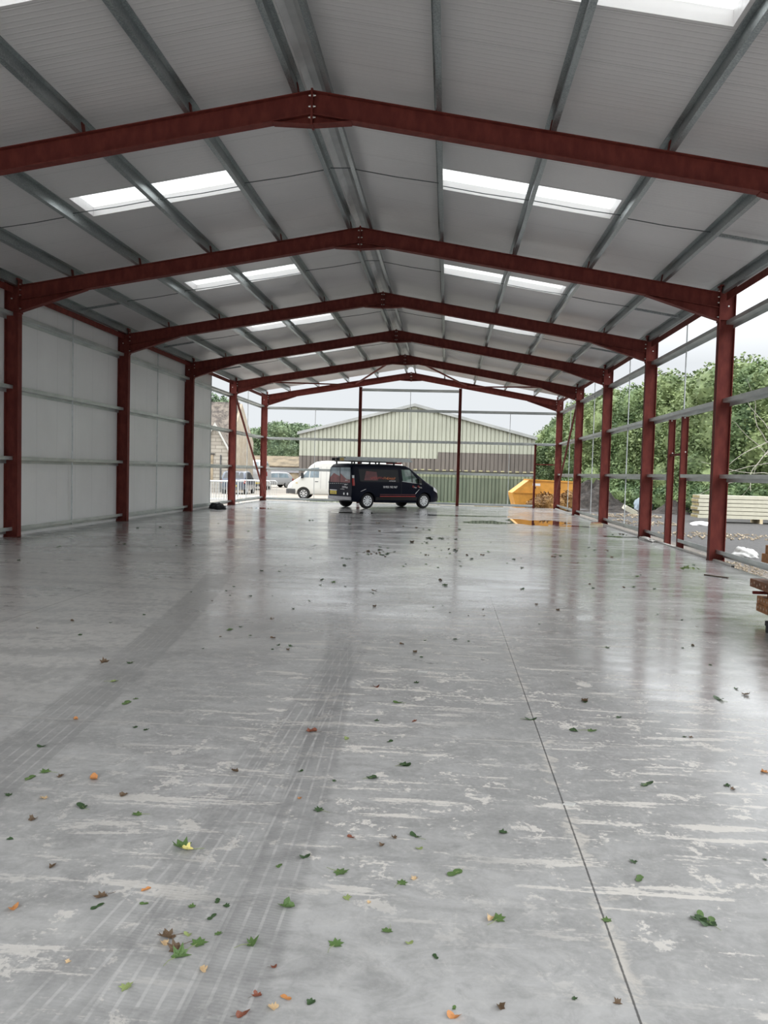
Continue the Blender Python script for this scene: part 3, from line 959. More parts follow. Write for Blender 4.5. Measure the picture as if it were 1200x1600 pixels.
def wheel(parent, x, y, side, r, rim_r, spokes, alloy='alloy', w_=0.2):
    sd = side
    t = MB().lathe([(rim_r, sd * w_ / 2 * 0.9), (r * 0.93, sd * w_ / 2), (r, sd * w_ / 2 * 0.75), (r, -sd * w_ / 2 * 0.75), (r * 0.93, -sd * w_ / 2), (rim_r, -sd * w_ / 2 * 0.9)], 32, ring=True)
    o = t.build('wheel', 'tyre_rubber', parent, True, (x, y, r))
    d = MB().lathe([(rim_r * 0.97, sd * w_ * 0.33), (rim_r * 0.97, sd * w_ * 0.20)], 28)
    d.build('wheel_well', 'black_trim', o)
    s_ = MB()
    s_.lathe([(rim_r * 1.0, sd * w_ * 0.455), (rim_r * 1.0, sd * w_ * 0.36), (rim_r * 0.9, sd * w_ * 0.36), (rim_r * 0.9, sd * w_ * 0.44)], 28, ring=True)
    s_.lathe([(rim_r * 0.24, sd * w_ * 0.30), (rim_r * 0.22, sd * w_ * 0.44)], 16)
    for k in range(spokes):
        a = 2 * pi * k / spokes
        p0 = (cos(a) * rim_r * 0.18, sd * w_ * 0.40, sin(a) * rim_r * 0.18)
        p1 = (cos(a) * rim_r * 0.93, sd * w_ * 0.40, sin(a) * rim_r * 0.93)
        c_, d_ = Vector(p0), Vector(p1)
        tang = Vector((-sin(a), 0, cos(a)))
        w0, w1 = rim_r * 0.06, rim_r * 0.15
        nn = Vector((0, sd * 0.012, 0))
        vs = [c_ - tang * w0 - nn, c_ + tang * w0 - nn, d_ + tang * w1 - nn, d_ - tang * w1 - nn, c_ - tang * w0 + nn, c_ + tang * w0 + nn, d_ + tang * w1 + nn, d_ - tang * w1 + nn]
        s_.add(vs, [(0, 1, 2, 3), (4, 7, 6, 5), (0, 4, 5, 1), (1, 5, 6, 2), (2, 6, 7, 3), (3, 7, 4, 0)])
    s_.build('wheel_trim', alloy, o)
    return o


def text(body, size, mat, parent, loc, rot, name='lettering', xs=1.0, bold=0.0):
    cu = bpy.data.curves.new('lettering', 'FONT')
    cu.body = body
    cu.size = size
    cu.extrude = 0.002
    cu.offset = bold
    cu.align_x = 'LEFT'
    t = bpy.data.objects.new('lettering', cu)
    C.objects.link(t)
    dg = bpy.context.evaluated_depsgraph_get()
    me = bpy.data.meshes.new_from_object(t.evaluated_get(dg))
    bpy.data.objects.remove(t)
    me.materials.clear()
    me.materials.append(M[mat])
    o = bpy.data.objects.new(name, me)
    C.objects.link(o)
    o.parent = parent
    o.location = loc
    o.rotation_euler = rot
    o.scale = (xs, 1, 1)
    return o


def strokes(n, h, wch, seed):
    """rows of letter-like strokes for lettering too blurred to read"""
    rg = random.Random(seed)
    m = MB()
    x = 0
    for i in range(n):
        wd = wch * rg.uniform(0.6, 0.9)
        t = h * 0.16
        kind = rg.randrange(4)
        m.box(x, x + t, -0.002, 0, 0, h)
        if kind in (0, 2):
            m.box(x + t, x + wd, -0.002, 0, 0, t)
        if kind in (1, 2):
            m.box(x + t, x + wd, -0.002, 0, h - t, h)
        if kind == 3:
            m.box(x + wd - t, x + wd, -0.002, 0, 0, h * 0.7)
        m.box(x + t, x + wd * 0.8, -0.002, 0, h * 0.42, h * 0.42 + t)
        x += wch
    return m


# ---- navy panel van with ladders
VH = math.radians(40)
van = empty('panel_van')
tag(van, 'dark navy panel van with roof ladders and signwriting parked inside the far end', 'van')
VL, VW = 4.92, 1.92
B1 = Body(VL, VW, [(0, 1.78), (0.10, 1.88), (0.30, 1.915), (2.2, 1.93), (2.95, 1.90), (3.18, 1.82), (4.05, 1.22), (4.30, 1.09), (4.68, 0.95), (4.84, 0.78), (4.92, 0.62)],
          [(0, 0.36), (0.4, 0.27), (4.3, 0.24), (4.92, 0.27)], 1.02, 0.165, 0.15, 0.26, 0.8, 0.04, 0.12)
xs = sorted(set([0, 0.03, 0.1, 0.2, 0.3] + [0.3 + 0.15 * i for i in range(27)] + [2.95, 3.18, 3.3, 4.05, 4.12, 4.3, 4.45, 4.6, 4.68, 4.76, 4.84, 4.88, 4.92]))
xs = [x for x in xs if x <= VL]
vb = B1.loft(xs).build('body', 'navy_paint', van)
cut_arches(vb, [(0.85, 0.34), (3.95, 0.34)], 0.385, VW)
for sd in (-1, 1):
    wheel(van, 0.85, sd * 0.80, sd, 0.335, 0.225, 10)
    wheel(van, 3.95, sd * 0.80, sd, 0.335, 0.225, 10)
    # glazing and the blanked side panels
    B1.patch([(0.42, 1.16), (2.50, 1.16), (2.46, 1.70), (0.36, 1.70)], sd, 0.005, name='side_panel', mat='panel_vinyl', parent=vb)
    B1.patch([(2.70, 1.20), (3.72, 1.10), (3.10, 1.72), (2.66, 1.72)], sd, 0.006, name='door_window', mat='clear_glass', parent=vb)
    B1.patch([(3.20, 1.14), (3.25, 1.14), (3.22, 1.62), (3.18, 1.62)], sd, 0.010, 2, 4, name='window_bar', mat='black_trim', parent=vb)
    B1.patch([(2.66, 1.19), (3.74, 1.085), (3.74, 1.10), (2.66, 1.21)], sd, 0.012, name='window_trim', mat='aluminium', parent=vb)
    B1.patch([(1.25, 0.36), (3.5, 0.36), (3.5, 0.50), (1.25, 0.50)], sd, 0.012, name='side_moulding', mat='black_trim', parent=vb)
    for zz in (0.60, 0.52):
        B1.patch([(1.45, zz), (3.42, zz), (3.40, zz + 0.028), (1.45, zz + 0.028)], sd, 0.009, name='side_stripe', mat='decal_maroon' if zz > 0.55 else 'decal_red', parent=vb)
    B1.patch([(2.60, 0.45), (2.615, 0.45), (2.615, 1.75), (2.60, 1.75)], sd, 0.008, 2, 8, name='door_seam', mat='black_trim', parent=vb)
    B1.patch([(3.38, 0.66), (3.42, 0.66), (3.62, 0.86), (3.60, 0.86)], sd, 0.012, name='door_flash', mat='decal_white', parent=vb)
    B1.patch([(0.42, 0.74), (0.46, 0.74), (0.72, 0.84), (0.66, 0.84)], sd, 0.012, name='arch_flash', mat='decal_white', parent=vb)
    B1.patch([(0.02, 0.98), (0.13, 0.98), (0.12, 1.40), (0.02, 1.40)], sd, 0.010, 3, 6, name='tail_lamp', mat='lamp_red', parent=vb)
    B1.patch([(0.02, 1.30), (0.12, 1.30), (0.12, 1.42), (0.02, 1.42)], sd, 0.014, 3, 4, name='reverse_lamp', mat='lamp_clear', parent=vb)
    B1.patch([(4.50, 0.80), (4.82, 0.68), (4.74, 0.84), (4.46, 0.98)], sd, 0.012, 5, 4, name='headlamp', mat='lamp_clear', parent=vb)
    mm = MB()
    mm.box(-0.09, 0.07, -0.05 + sd * 0.13, 0.05 + sd * 0.13, -0.11, 0.12)
    mm.box(-0.03, 0.03, min(0, sd * 0.12), max(0, sd * 0.12), -0.07, -0.02)
    mr_ = mm.build('door_mirror', 'black_trim', vb)
    mr_.location = (3.60, sd * 0.88, 1.22)
# front
B1.top_patch(3.22, 4.02, 0.62, 0.74, name='windscreen', parent=vb)
ny = 0.66
MB().box(4.80, 4.945, -0.64, 0.64, 0.30, 0.55).build('front_bumper', 'grey_trim', vb)
MB().box(4.86, 4.90, -0.42, 0.42, 0.60, 0.68).build('grille', 'black_trim', vb)
# rear doors
RX = -0.004
MB().box(RX - 0.004, RX, -0.80, -0.02, 1.12, 1.74).build('rear_window', 'pale_glass', vb)
MB().box(RX - 0.004, RX, 0.02, 0.80, 1.12, 1.74).build('rear_window', 'pale_glass', vb)
MB().add([(RX - 0.007, -0.80, 1.10), (RX - 0.007, -0.02, 1.10), (RX - 0.007, -0.02, 1.50), (RX - 0.007, -0.55, 1.24), (RX - 0.007, -0.80, 1.24)], [(0, 1, 2, 3, 4)]).build('house_graphic', 'decal_maroon', vb)
MB().add([(RX - 0.007, 0.80, 1.10), (RX - 0.007, 0.02, 1.10), (RX - 0.007, 0.02, 1.36), (RX - 0.007, 0.50, 1.50), (RX - 0.007, 0.80, 1.30)], [(0, 1, 2, 3, 4)]).build('house_graphic', 'decal_maroon', vb)
MB().box(RX - 0.004, RX, -0.004, 0.004, 0.45, 1.80).build('door_gap', 'black_trim', vb)
MB().box(-0.05, 0.02, -0.88, 0.88, 0.36, 0.50).build('rear_bumper', 'bumper_grey', vb)
MB().box(-0.012, 0.0, 0.26, 0.78, 0.58, 0.72).build('number_plate', 'plate_yellow', vb)
MB().box(-0.012, 0.0, 0.24, 0.80, 0.74, 0.77).build('plate_handle', 'decal_white', vb)
st = strokes(6, 0.07, 0.07, 4)
o = st.build('plate_letters', 'black_trim', vb)
o.location = (-0.013, 0.74, 0.615)
o.rotation_euler = (0, 0, -pi / 2)
for hz, hh, n, yy, seed in ((1.18, 0.035, 6, -0.42, 11), (0.99, 0.05, 4, -0.36, 12), (0.86, 0.08, 6, -0.20, 13), (0.80, 0.025, 14, -0.05, 15)):
    o = strokes(n, hh, hh * 0.95, seed).build('lettering', 'decal_white', vb)
    o.location = (RX - 0.006, yy, hz)
    o.rotation_euler = (0, 0, -pi / 2)
for yy in (-0.34, -0.62):
    m = MB().lathe([(0.055, -0.002), (0.055, 0.0)], 16, 'x').build('round_badge', 'decal_white', vb)
    m.location = (RX - 0.004, yy, 0.62)
pr = MB()
for i in range(9):
    pr.box(RX - 0.006, RX - 0.003, 0.82 - 0.17 * i - 0.1, 0.82 - 0.17 * i, 1.045 - 0.004 * abs(4 - i), 1.06 - 0.004 * abs(4 - i))
pr.build('chrome_strip', 'aluminium', vb)
# signwriting along the side
def flank(z, x):
    return -(B1.hw(x, z) + 0.010)
text('01953 762 967', 0.125, 'decal_white', vb, (1.62, flank(0.92, 2.0), 0.90), (pi / 2, 0, 0), 'phone_number', 1.0, 0.002)
for k, (mat, a, n) in enumerate((('decal_red', 0.98, 7), ('decal_orange', 1.66, 7))):
    o = strokes(n, 0.10, 0.095, 40 + k).build('sign_lettering', mat, vb)
    o.location = (a, flank(1.28, a) - 0.006, 1.27)
    o.rotation_euler = (math.radians(-9), 0, 0)
o = strokes(8, 0.045, 0.045, 44).build('sign_lettering', 'decal_white', vb)
o.location = (1.95, flank(1.2, 2.0) - 0.006, 1.185)
o.rotation_euler = (math.radians(-9), 0, 0)
B1.patch([(0.62, 1.22), (1.35, 1.22), (1.30, 1.58), (0.75, 1.62)], -1, 0.009, name='brick_graphic', mat='decal_maroon', parent=vb)
for a, mat in ((3.22, 'decal_red'), (3.52, 'decal_red')):
    for k, (mt, zz, hh) in enumerate(((mat, 0.93, 0.09), ('decal_white', 0.91, 0.05))):
        o = strokes(3 if k else 2, hh, 0.06, 60 + k).build('door_logo', mt, vb)
        o.location = (a + 0.08 * k, flank(zz, a) - 0.004, zz)
# roof rack and ladders
rack = None
for i, x in enumerate((0.25, 1.05, 1.55, 2.35)):
    m = MB()
    m.box(x - 0.03, x + 0.03, -0.72, 0.72, 2.00, 2.04)
    for sd in (-1, 1):
        m.bar((x, sd * 0.70, 1.86), (x, sd * 0.70, 2.03), 0.07, 0.05)
    m.build('roof_bar', 'black_steel', van)
MB().tube([(0.15, -0.70, 2.02), (2.5, -0.70, 2.02)], 0.018).build('rack_rail', 'black_steel', van)
MB().tube([(0.15, 0.70, 2.02), (2.5, 0.70, 2.02)], 0.018).build('rack_rail', 'black_steel', van)
MB().box(2.5, 3.0, -0.40, 0.10, 1.95, 2.03).build('red_strap', 'decal_red', van)


def ladder(x0, x1, y, z, wd, lab, tilt=0.0):
    r = empty('ladder', (0, 0, 0))
    tag(r, lab, 'ladder', 'ladders on the van roof')
    for layer in range(2):
        zz = z + 0.085 * layer
        xa, xb = x0 + 0.22 * layer, x1 - 0.1 * layer
        for sd in (-1, 1):
            MB().box(xa, xb, y + sd * wd / 2 - 0.015, y + sd * wd / 2 + 0.015, zz, zz + 0.075).build('stile', 'aluminium', r)
        m = MB()
        k = 0
        while xa + 0.2 + 0.28 * k < xb:
            m.tube([(xa + 0.2 + 0.28 * k, y - wd / 2, zz + 0.04), (xa + 0.2 + 0.28 * k, y + wd / 2, zz + 0.04)], 0.015, 6)
            k += 1
        m.build('rungs', 'aluminium', r)
    for sd in (-1, 1):
        MB().box(x0 - 0.06, x0 + 0.10, y + sd * wd / 2 - 0.025, y + sd * wd / 2 + 0.025, z - 0.02, z + 0.10).build('ladder_foot', 'amber' if sd < 0 else 'black_steel', r)
    return r


lads = [ladder(-0.35, 3.42, -0.45, 2.055, 0.36, 'long aluminium extension ladder on the near side of the navy van roof'),
        ladder(-0.20, 3.15, 0.10, 2.055, 0.38, 'aluminium ladder on the far side of the navy van roof')]
R = Matrix.Rotation(VH, 4, 'Z')
off = Vector((-1.53, 35.76, 0)) - R.to_3x3() @ Vector((0.85, -0.80, 0))
for o in [van] + lads:
    o.location = off
    o.rotation_euler = (0, 0, VH)

# ---- white high-roof van behind the far gable
wv = empty('delivery_van')
tag(wv, 'long white high-roof van parked outside, half hidden behind the navy van', 'van')
B2 = Body(7.0, 1.95, [(0, 2.22), (0.1, 2.3), (4.9, 2.33), (5.25, 2.26), (5.55, 2.05), (6.18, 1.36), (6.30, 1.28), (6.80, 0.98), (6.92, 0.85), (7.0, 0.6)],
          [(0, 0.35), (6.5, 0.28), (7.0, 0.32)], 1.25, 0.10, 0.16, 0.2, 0.6)
xs = sorted(set([0, 0.05, 0.1] + [0.25 * i for i in range(1, 28)] + [4.9, 5.1, 5.25, 5.4, 5.55, 6.18, 6.3, 6.6, 6.8, 6.86, 6.92, 6.96, 7.0]))
wb_ = B2.loft(xs).build('body', 'white_van_paint', wv)
cut_arches(wb_, [(1.7, 0.34), (5.95, 0.34)], 0.41, 1.95)
for sd in (-1, 1):
    wheel(wv, 1.7, sd * 0.82, sd, 0.345, 0.22, 7, 'alloy')
    wheel(wv, 5.95, sd * 0.82, sd, 0.345, 0.22, 7, 'alloy')
    B2.patch([(5.02, 1.32), (5.58, 1.32), (5.52, 1.88), (5.02, 1.93)], sd, 0.006, name='door_window', mat='pale_glass', parent=wb_)
    B2.patch([(5.63, 1.32), (6.05, 1.32), (5.66, 1.78), (5.58, 1.84)], sd, 0.006, name='quarter_window', mat='pale_glass', parent=wb_)
    B2.patch([(4.90, 0.42), (4.915, 0.42), (4.915, 2.0), (4.90, 2.0)], sd, 0.006, 2, 6, name='door_seam', mat='bumper_grey', parent=wb_)
    B2.patch([(4.55, 0.42), (4.565, 0.42), (4.565, 2.0), (4.55, 2.0)], sd, 0.006, 2, 6, name='door_seam', mat='bumper_grey', parent=wb_)
    B2.patch([(5.05, 1.06), (5.25, 1.06), (5.25, 1.10), (5.05, 1.10)], sd, 0.012, name='door_handle', mat='grey_trim', parent=wb_)
    B2.patch([(4.25, 1.06), (4.45, 1.06), (4.45, 1.10), (4.25, 1.10)], sd, 0.012, name='door_handle', mat='grey_trim', parent=wb_)
    B2.patch([(6.30, 0.95), (6.42, 0.95), (6.42, 1.0), (6.30, 1.0)], sd, 0.012, name='indicator', mat='amber', parent=wb_)
    B2.patch([(6.45, 0.32), (6.99, 0.36), (6.97, 0.62), (6.45, 0.62)], sd, 0.015, name='bumper_corner', mat='grey_trim', parent=wb_)
    B2.patch([(6.66, 0.70), (6.90, 0.68), (6.84, 0.86), (6.64, 0.92)], sd, 0.012, name='headlamp', mat='lamp_clear', parent=wb_)
    m = MB().box(-0.08, 0.08, -0.05, 0.05, -0.16, 0.16).build('door_mirror', 'black_trim', wb_)
    m.location = (6.02, sd * 1.06, 1.42)
B2.top_patch(5.58, 6.16, 0.70, 0.78, name='windscreen', mat='pale_glass', parent=wb_)
MB().box(6.85, 7.03, -0.78, 0.78, 0.32, 0.60).build('front_bumper', 'grey_trim', wb_)
MB().box(0.2, 4.7, -0.5, 0.5, 2.345, 2.37).build('roof_ribs', 'white_van_paint', wb_)
wv.location = (-0.80, 51.0, GZ)
wv.rotation_euler = (0, 0, math.radians(180 + 1.5))


def car(name, label, L, W, H, paint_, loc, deg, glass='pale_glass', estate=True, cat='car'):
    r = empty(name, loc, math.radians(deg))
    tag(r, label, cat)
    k = H / 1.5
    top = [(0, 0.80 * k), (0.06, 0.95 * k), (0.5, 1.40 * k), (0.75, 1.46 * k), (1.6, 1.5 * k), (2.3, 1.44 * k), (3.05, 0.98 * k), (L - 0.5, 0.86 * k), (L - 0.12, 0.72 * k), (L, 0.5 * k)]
    bd = Body(L, W, top, [(0, 0.3), (L - 0.5, 0.22), (L, 0.28)], 0.92 * k, 0.28, 0.1, 0.25, 0.7, 0.2, 0.4)
    xs = sorted(set([0, 0.06, 0.25, 0.5, 0.75] + [0.3 * i for i in range(1, int(L / 0.3) + 1)] + [2.3, 3.05, L - 0.5, L - 0.12, L - 0.05, L]))
    b_ = bd.loft(xs).build('body', paint_, r)
    cut_arches(b_, [(0.75, 0.3), (L - 0.85, 0.3)], 0.345, W)
    for sd in (-1, 1):
        wheel(r, 0.75, sd * (W / 2 - 0.12), sd, 0.305, 0.2, 7)
        wheel(r, L - 0.85, sd * (W / 2 - 0.12), sd, 0.305, 0.2, 7)
        bd.patch([(0.55, 0.96 * k), (1.62, 0.96 * k), (1.60, 1.36 * k), (0.72, 1.34 * k)], sd, 0.006, name='rear_side_window', mat=glass, parent=b_)
        bd.patch([(1.70, 0.96 * k), (2.95, 0.96 * k), (2.28, 1.34 * k), (1.68, 1.36 * k)], sd, 0.006, name='front_side_window', mat=glass, parent=b_)
        bd.patch([(L - 0.42, 0.60 * k), (L - 0.08, 0.58 * k), (L - 0.14, 0.70 * k), (L - 0.45, 0.78 * k)], sd, 0.01, name='headlamp', mat='lamp_clear', parent=b_)
        bd.patch([(0.02, 0.70 * k), (0.20, 0.70 * k), (0.16, 0.92 * k), (0.05, 0.90 * k)], sd, 0.01, name='tail_lamp', mat='lamp_red', parent=b_)
    bd.top_patch(2.34, 3.0, W * 0.34, W * 0.40, name='windscreen', mat=glass, parent=b_)
    bd.top_patch(0.10, 0.48, W * 0.40, W * 0.34, name='rear_window', mat=glass, parent=b_)
    MB().box(-0.03, 0.12, -W * 0.36, W * 0.36, 0.30, 0.48).build('rear_bumper', 'grey_trim', b_)
    MB().box(L - 0.14, L + 0.02, -W * 0.30, W * 0.30, 0.28, 0.46).build('front_bumper', 'grey_trim', b_)
    MB().box(-0.045, -0.03, -0.26, 0.26, 0.52, 0.63).build('number_plate', 'plate_yellow', b_)
    return r


car('car', 'dark blue car parked behind the upright crowd barrier', 4.1, 1.75, 1.6, 'dark_blue_paint', (-12.45, 55.2, GZ), 93, 'dark_glass')
car('car', 'pale blue-silver car beyond the far left column, left of the white van', 4.2, 1.75, 1.55, 'blue_silver_paint', (-14.9, 74.5, GZ), 188)
car('car', 'silver car just right of and behind the pale blue one', 4.2, 1.75, 1.5, 'silver_paint', (-13.3, 80.5, GZ), 215)
car('delivery_van', 'small white van far off between the stone building and the far left column', 4.3, 1.8, 2.5, 'white_car_paint', (-13.75, 67.8, GZ), 97, 'pale_glass', cat='van')

# ------------------------------------------------------------------ buildings beyond the shed
def corrugated(x0, x1, y, zbot, ztop_fn, pitch, groove, depth, m, zb_fn=None):
    """profiled sheet facing -y: flat pans with a deep narrow groove at each pitch"""
    xs = []
    x = x0
    while x < x1:
        xs += [(x, y), (x + pitch - groove, y), (x + pitch - groove * 0.8, y + depth), (x + pitch - groove * 0.2, y + depth)]
        x += pitch
    xs = [q for q in xs if q[0] <= x1] + [(x1, y)]
    n = len(xs)
    vs = [(a, b_, zbot if zb_fn is None else zb_fn(a)) for a, b_ in xs] + [(a, b_, ztop_fn(a)) for a, b_ in xs]
    fs = [(i, i + 1, n + i + 1, n + i) for i in range(n - 1)]
    return m.add(vs, fs)


WX0, WX1, WXA, WY = -9.2, 8.3, -0.62, 62.0
def w_top(x):
    return 6.62 - (6.62 - 4.36) * abs(x - WXA) / ((WX1 - WXA) if x > WXA else (WXA - WX0))
def band_top(x):
    return 2.66 if x < 1.2 else 3.16
wh = empty('warehouse', (WXA, WY, GZ))
tag(wh, 'cream profiled-steel warehouse with a shallow gable behind the far end', 'building')
inv = Matrix.Translation(-Vector(wh.location))
def wpart(m, name, mat, par=None):
    o = m.build(name, mat)
    o.data.transform(inv)
    o.parent = par or wh
    return o
m = MB()
corrugated(WX0, WXA, WY, 0, w_top, 0.30, 0.075, 0.07, m, band_top)
corrugated(WXA, 1.2, WY, 0, w_top, 0.30, 0.075, 0.07, m, band_top)
corrugated(1.2, WX1, WY, 0, w_top, 0.30, 0.075, 0.07, m, band_top)
wpart(m, 'gable_cladding', 'cream_cladding')
m = MB()
corrugated(WX0, 1.2, WY + 0.015, GZ, lambda x: 2.66, 0.30, 0.075, 0.07, m)
corrugated(1.2, WX1, WY + 0.015, GZ, lambda x: 3.16, 0.30, 0.075, 0.07, m)
wpart(m, 'lower_cladding', 'brown_cladding')
m = MB().box(WX0, WX1, WY + 0.12, WY + 0.2, GZ, 4.3)
m.prism([(WX0, 4.3), (WXA, 6.55), (WX1, 4.3)], WY + 0.12, WY + 0.2)
m.box(WX0, WX0 + 0.1, WY + 0.1, WY + 30, GZ, 4.3)
m.box(WX1 - 0.1, WX1, WY + 0.1, WY + 30, GZ, 4.3)
wpart(m, 'wall', 'dark_gap')
for xa, xb, nm in ((WX0 - 0.15, WXA, 'l'), (WX1 + 0.15, WXA, 'r')):
    m = MB().prism([(xa, w_top(max(WX0, min(WX1, xa))) - 0.02), (xb, 6.62), (xb, 6.72), (xa, w_top(max(WX0, min(WX1, xa))) + 0.08)], WY - 0.15, WY + 30)
    r = wpart(m, 'roof', 'grey_sheet')
    m = MB().prism([(xa, w_top(max(WX0, min(WX1, xa))) - 0.14), (xb, 6.50), (xb, 6.70), (xa, w_top(max(WX0, min(WX1, xa))) + 0.06)], WY - 0.19, WY - 0.155)
    wpart(m, 'barge_board', 'grey_sheet', r)

# green profiled wall in front of the warehouse
gw = empty('sheet_fence', (3.0, 48.5, GZ))
tag(gw, 'weathered green profiled-sheet fence with a pale yellow dashed top edge', 'fence')
inv = Matrix.Translation(-Vector(gw.location))
m = MB()
corrugated(-2.6, 6.86, 48.5, GZ, lambda x: 1.76, 0.21, 0.06, 0.05, m)
m.box(-2.6, 6.86, 48.57, 48.6, GZ, 1.74)
o = wpart(m, 'sheeting', 'green_cladding', gw)
m = MB()
corrugated(-2.6, 6.86, 48.488, 1.38, lambda x: 1.70, 0.21, 0.06, 0.05, m)
o = wpart(m, 'upper_sheet', 'pale_green_sheet', gw)
m = MB()
x = -2.55
while x < 6.8:
    m.box(x, x + 0.2, 48.44, 48.56, 1.76 - 0.015 * ((x * 3) % 1), 1.83 - 0.015 * ((x * 3) % 1))
    x += 0.42
o = wpart(m, 'filler_strip', 'yellow_filler', gw)
m = MB().box(-2.6, 6.86, 48.47, 48.55, 1.70, 1.755)
o = wpart(m, 'top_rail', 'dark_gap', gw)

# stone house with mossy tiles and its gabled porch
hs = empty('stone_house', (-18, 60, GZ))
tag(hs, 'pale stone house with a mossy tiled roof seen past the end of the left wall', 'building')
inv = Matrix.Translation(-Vector(hs.location))
HX = -14.1
m = MB().box(-25, HX - 0.02, 60, 66.9, GZ, 3.5)
wpart(m, 'wall', 'stone_block', hs)
m = MB().prism([(60, GZ), (66.9, GZ), (66.9, 3.7), (63, 6.5), (60, 3.5)], HX - 0.02, HX + 0.25, 'x')
wpart(m, 'gable_wall', 'stone_gable', hs)
m = MB().prism([(59.6, 3.2), (63, 6.5), (63, 6.62), (59.55, 3.3)], -25, HX + 0.05, 'x')
wpart(m, 'roof', 'mossy_tiles', hs)
m = MB().prism([(67.3, 3.45), (63, 6.5), (63, 6.62), (67.35, 3.55)], -25, HX + 0.05, 'x')
wpart(m, 'roof', 'mossy_tiles', hs)
PXb = -14.77
m = MB().prism([(PXb - 1.1, GZ), (PXb + 1.0, GZ), (PXb + 1.0, 2.9), (PXb, 4.66), (PXb - 1.1, 2.75)], 59, 60)
p_ = wpart(m, 'porch_wall', 'stone_block', hs)
m = MB().prism([(PXb, 4.67), (PXb + 1.17, 2.60), (PXb + 1.17, 2.76), (PXb, 4.83)], 58.85, 59.99)
m.prism([(PXb, 4.67), (PXb - 1.3, 2.37), (PXb - 1.3, 2.53), (PXb, 4.83)], 58.85, 59.99)
r = wpart(m, 'porch_roof', 'mossy_tiles', hs)
m = MB().prism([(PXb, 4.60), (PXb + 1.17, 2.53), (PXb + 1.17, 2.74), (PXb, 4.81)], 58.76, 58.85)
m.prism([(PXb, 4.60), (PXb - 1.3, 2.30), (PXb - 1.3, 2.51), (PXb, 4.81)], 58.76, 58.85)
wpart(m, 'barge_board', 'white_paint', r)
m = MB().box(-15.75, -14.9, 58.95, 59.02, 0.6, 2.5)
d_ = wpart(m, 'boarded_window', 'tan_wall', p_)
wpart(MB().box(-15.85, -14.8, 58.93, 59.0, 2.5, 2.62), 'lintel', 'dark_gap', p_)
wpart(MB().tube([(-14.35, 58.94, GZ), (-14.35, 58.94, 2.5)], 0.05), 'drain_pipe', 'grey_trim', p_)

# long low tiled shed far behind the vans
sh = empty('low_shed', (-15, 95, GZ))
tag(sh, 'long low brown-roofed outbuilding in front of the far left trees', 'building')
inv = Matrix.Translation(-Vector(sh.location))
wpart(MB().box(-26, -6, 95, 100, GZ, 1.9), 'wall', 'tan_wall', sh)
wpart(MB().prism([(94.6, 1.85), (98, 3.05), (98, 3.15), (94.55, 1.95)], -26, -6, 'x'), 'roof', 'tan_roof', sh)
wpart(MB().box(-26, -6, 94.85, 95.0, 1.2, 1.9), 'fascia', 'bumper_grey', sh)

# ------------------------------------------------------------------ trees
def leaf_cloud(seed, blobs, n, size, core=True, sub=2):
    rg = random.Random(seed)
    m = MB()
    tot = sum(b_[3] * b_[4] for b_ in blobs)
    if core:
        for (cx, cy, cz, rx, rz) in blobs:
            bm = bmesh.new()
            bmesh.ops.create_icosphere(bm, subdivisions=sub, radius=1)
            vs = []
            for v in bm.verts:
                k = 0.80 + rg.uniform(-0.10, 0.06)
                vs.append((cx + v.co.x * rx * k, cy + v.co.y * rx * k, max(0.0, cz + v.co.z * rz * k)))
            bm.verts.ensure_lookup_table()
            m.add(vs, [tuple(q.index for q in f.verts) for f in bm.faces])
            bm.free()
    for (cx, cy, cz, rx, rz) in blobs:
        for i in range(int(n * rx * rz / tot)):
            u, t = rg.uniform(-1, 1), rg.uniform(0, 2 * pi)
            s_ = sqrt(1 - u * u)
            k = rg.uniform(0.72, 1.0) ** 0.6 * (1 + 0.13 * sin(5 * t + 3 * u) * cos(4 * u + seed))
            c = Vector((cx + rx * k * s_ * cos(t), cy + rx * k * s_ * sin(t), cz + rz * k * u))
            if c.z < 0.05:
                continue
            a = Vector((rg.uniform(-1, 1), rg.uniform(-1, 1), rg.uniform(-0.7, 0.5))).normalized()
            b_ = a.cross(Vector((rg.uniform(-1, 1), rg.uniform(-1, 1), rg.uniform(-1, 1)))).normalized()
            L_ = size * rg.uniform(0.6, 1.3)
            m.add([c - a * L_ * 0.5, c + b_ * L_ * 0.28, c + a * L_ * 0.5, c - b_ * L_ * 0.28], [(0, 1, 2, 3)])
    return m


def crown(seed, h, r, kind):
    rg = random.Random(seed)
    bl = []
    if kind == 'bushy':
        for i in range(17):
            z = h * rg.uniform(0.12, 0.84)
            rr = r * (0.55 - 0.28 * abs(z / h - 0.38))
            a = rg.uniform(0, 2 * pi)
            q = r * rg.uniform(0.15, 0.62) * (1.15 - 0.75 * z / h)
            bl.append((q * cos(a), q * sin(a), z, rr, rr * rg.uniform(0.9, 1.2)))
        bl.append((0, 0, h * 0.86, r * 0.26, h * 0.13))
        bl.append((0, 0, h * 0.45, r * 0.7, h * 0.42))
    else:
        for i in range(12):
            a = rg.uniform(0, 2 * pi)
            z = h * rg.uniform(0.35, 0.85)
            q = r * rg.uniform(0.2, 0.7) * (1.1 - 0.6 * z / h)
            rr = r * rg.uniform(0.34, 0.5)
            bl.append((q * cos(a), q * sin(a), z, rr, rr * 0.85))
        bl.append((0, 0, h * 0.55, r * 0.75, h * 0.35))
    return bl


protos = {}
def make_tree(kind, mat, h, r, seed, n, size):
    root = empty('tree')
    f = leaf_cloud(seed, crown(seed, h, r, kind), n, size).build('foliage', mat, root)
    t = MB().tube([(0, 0, -0.05), (0.05, 0.03, h * 0.3), (0, 0.08, h * 0.7)], 0.16, 8, 0.05)
    t.build('trunk', 'bark', root)
    return root


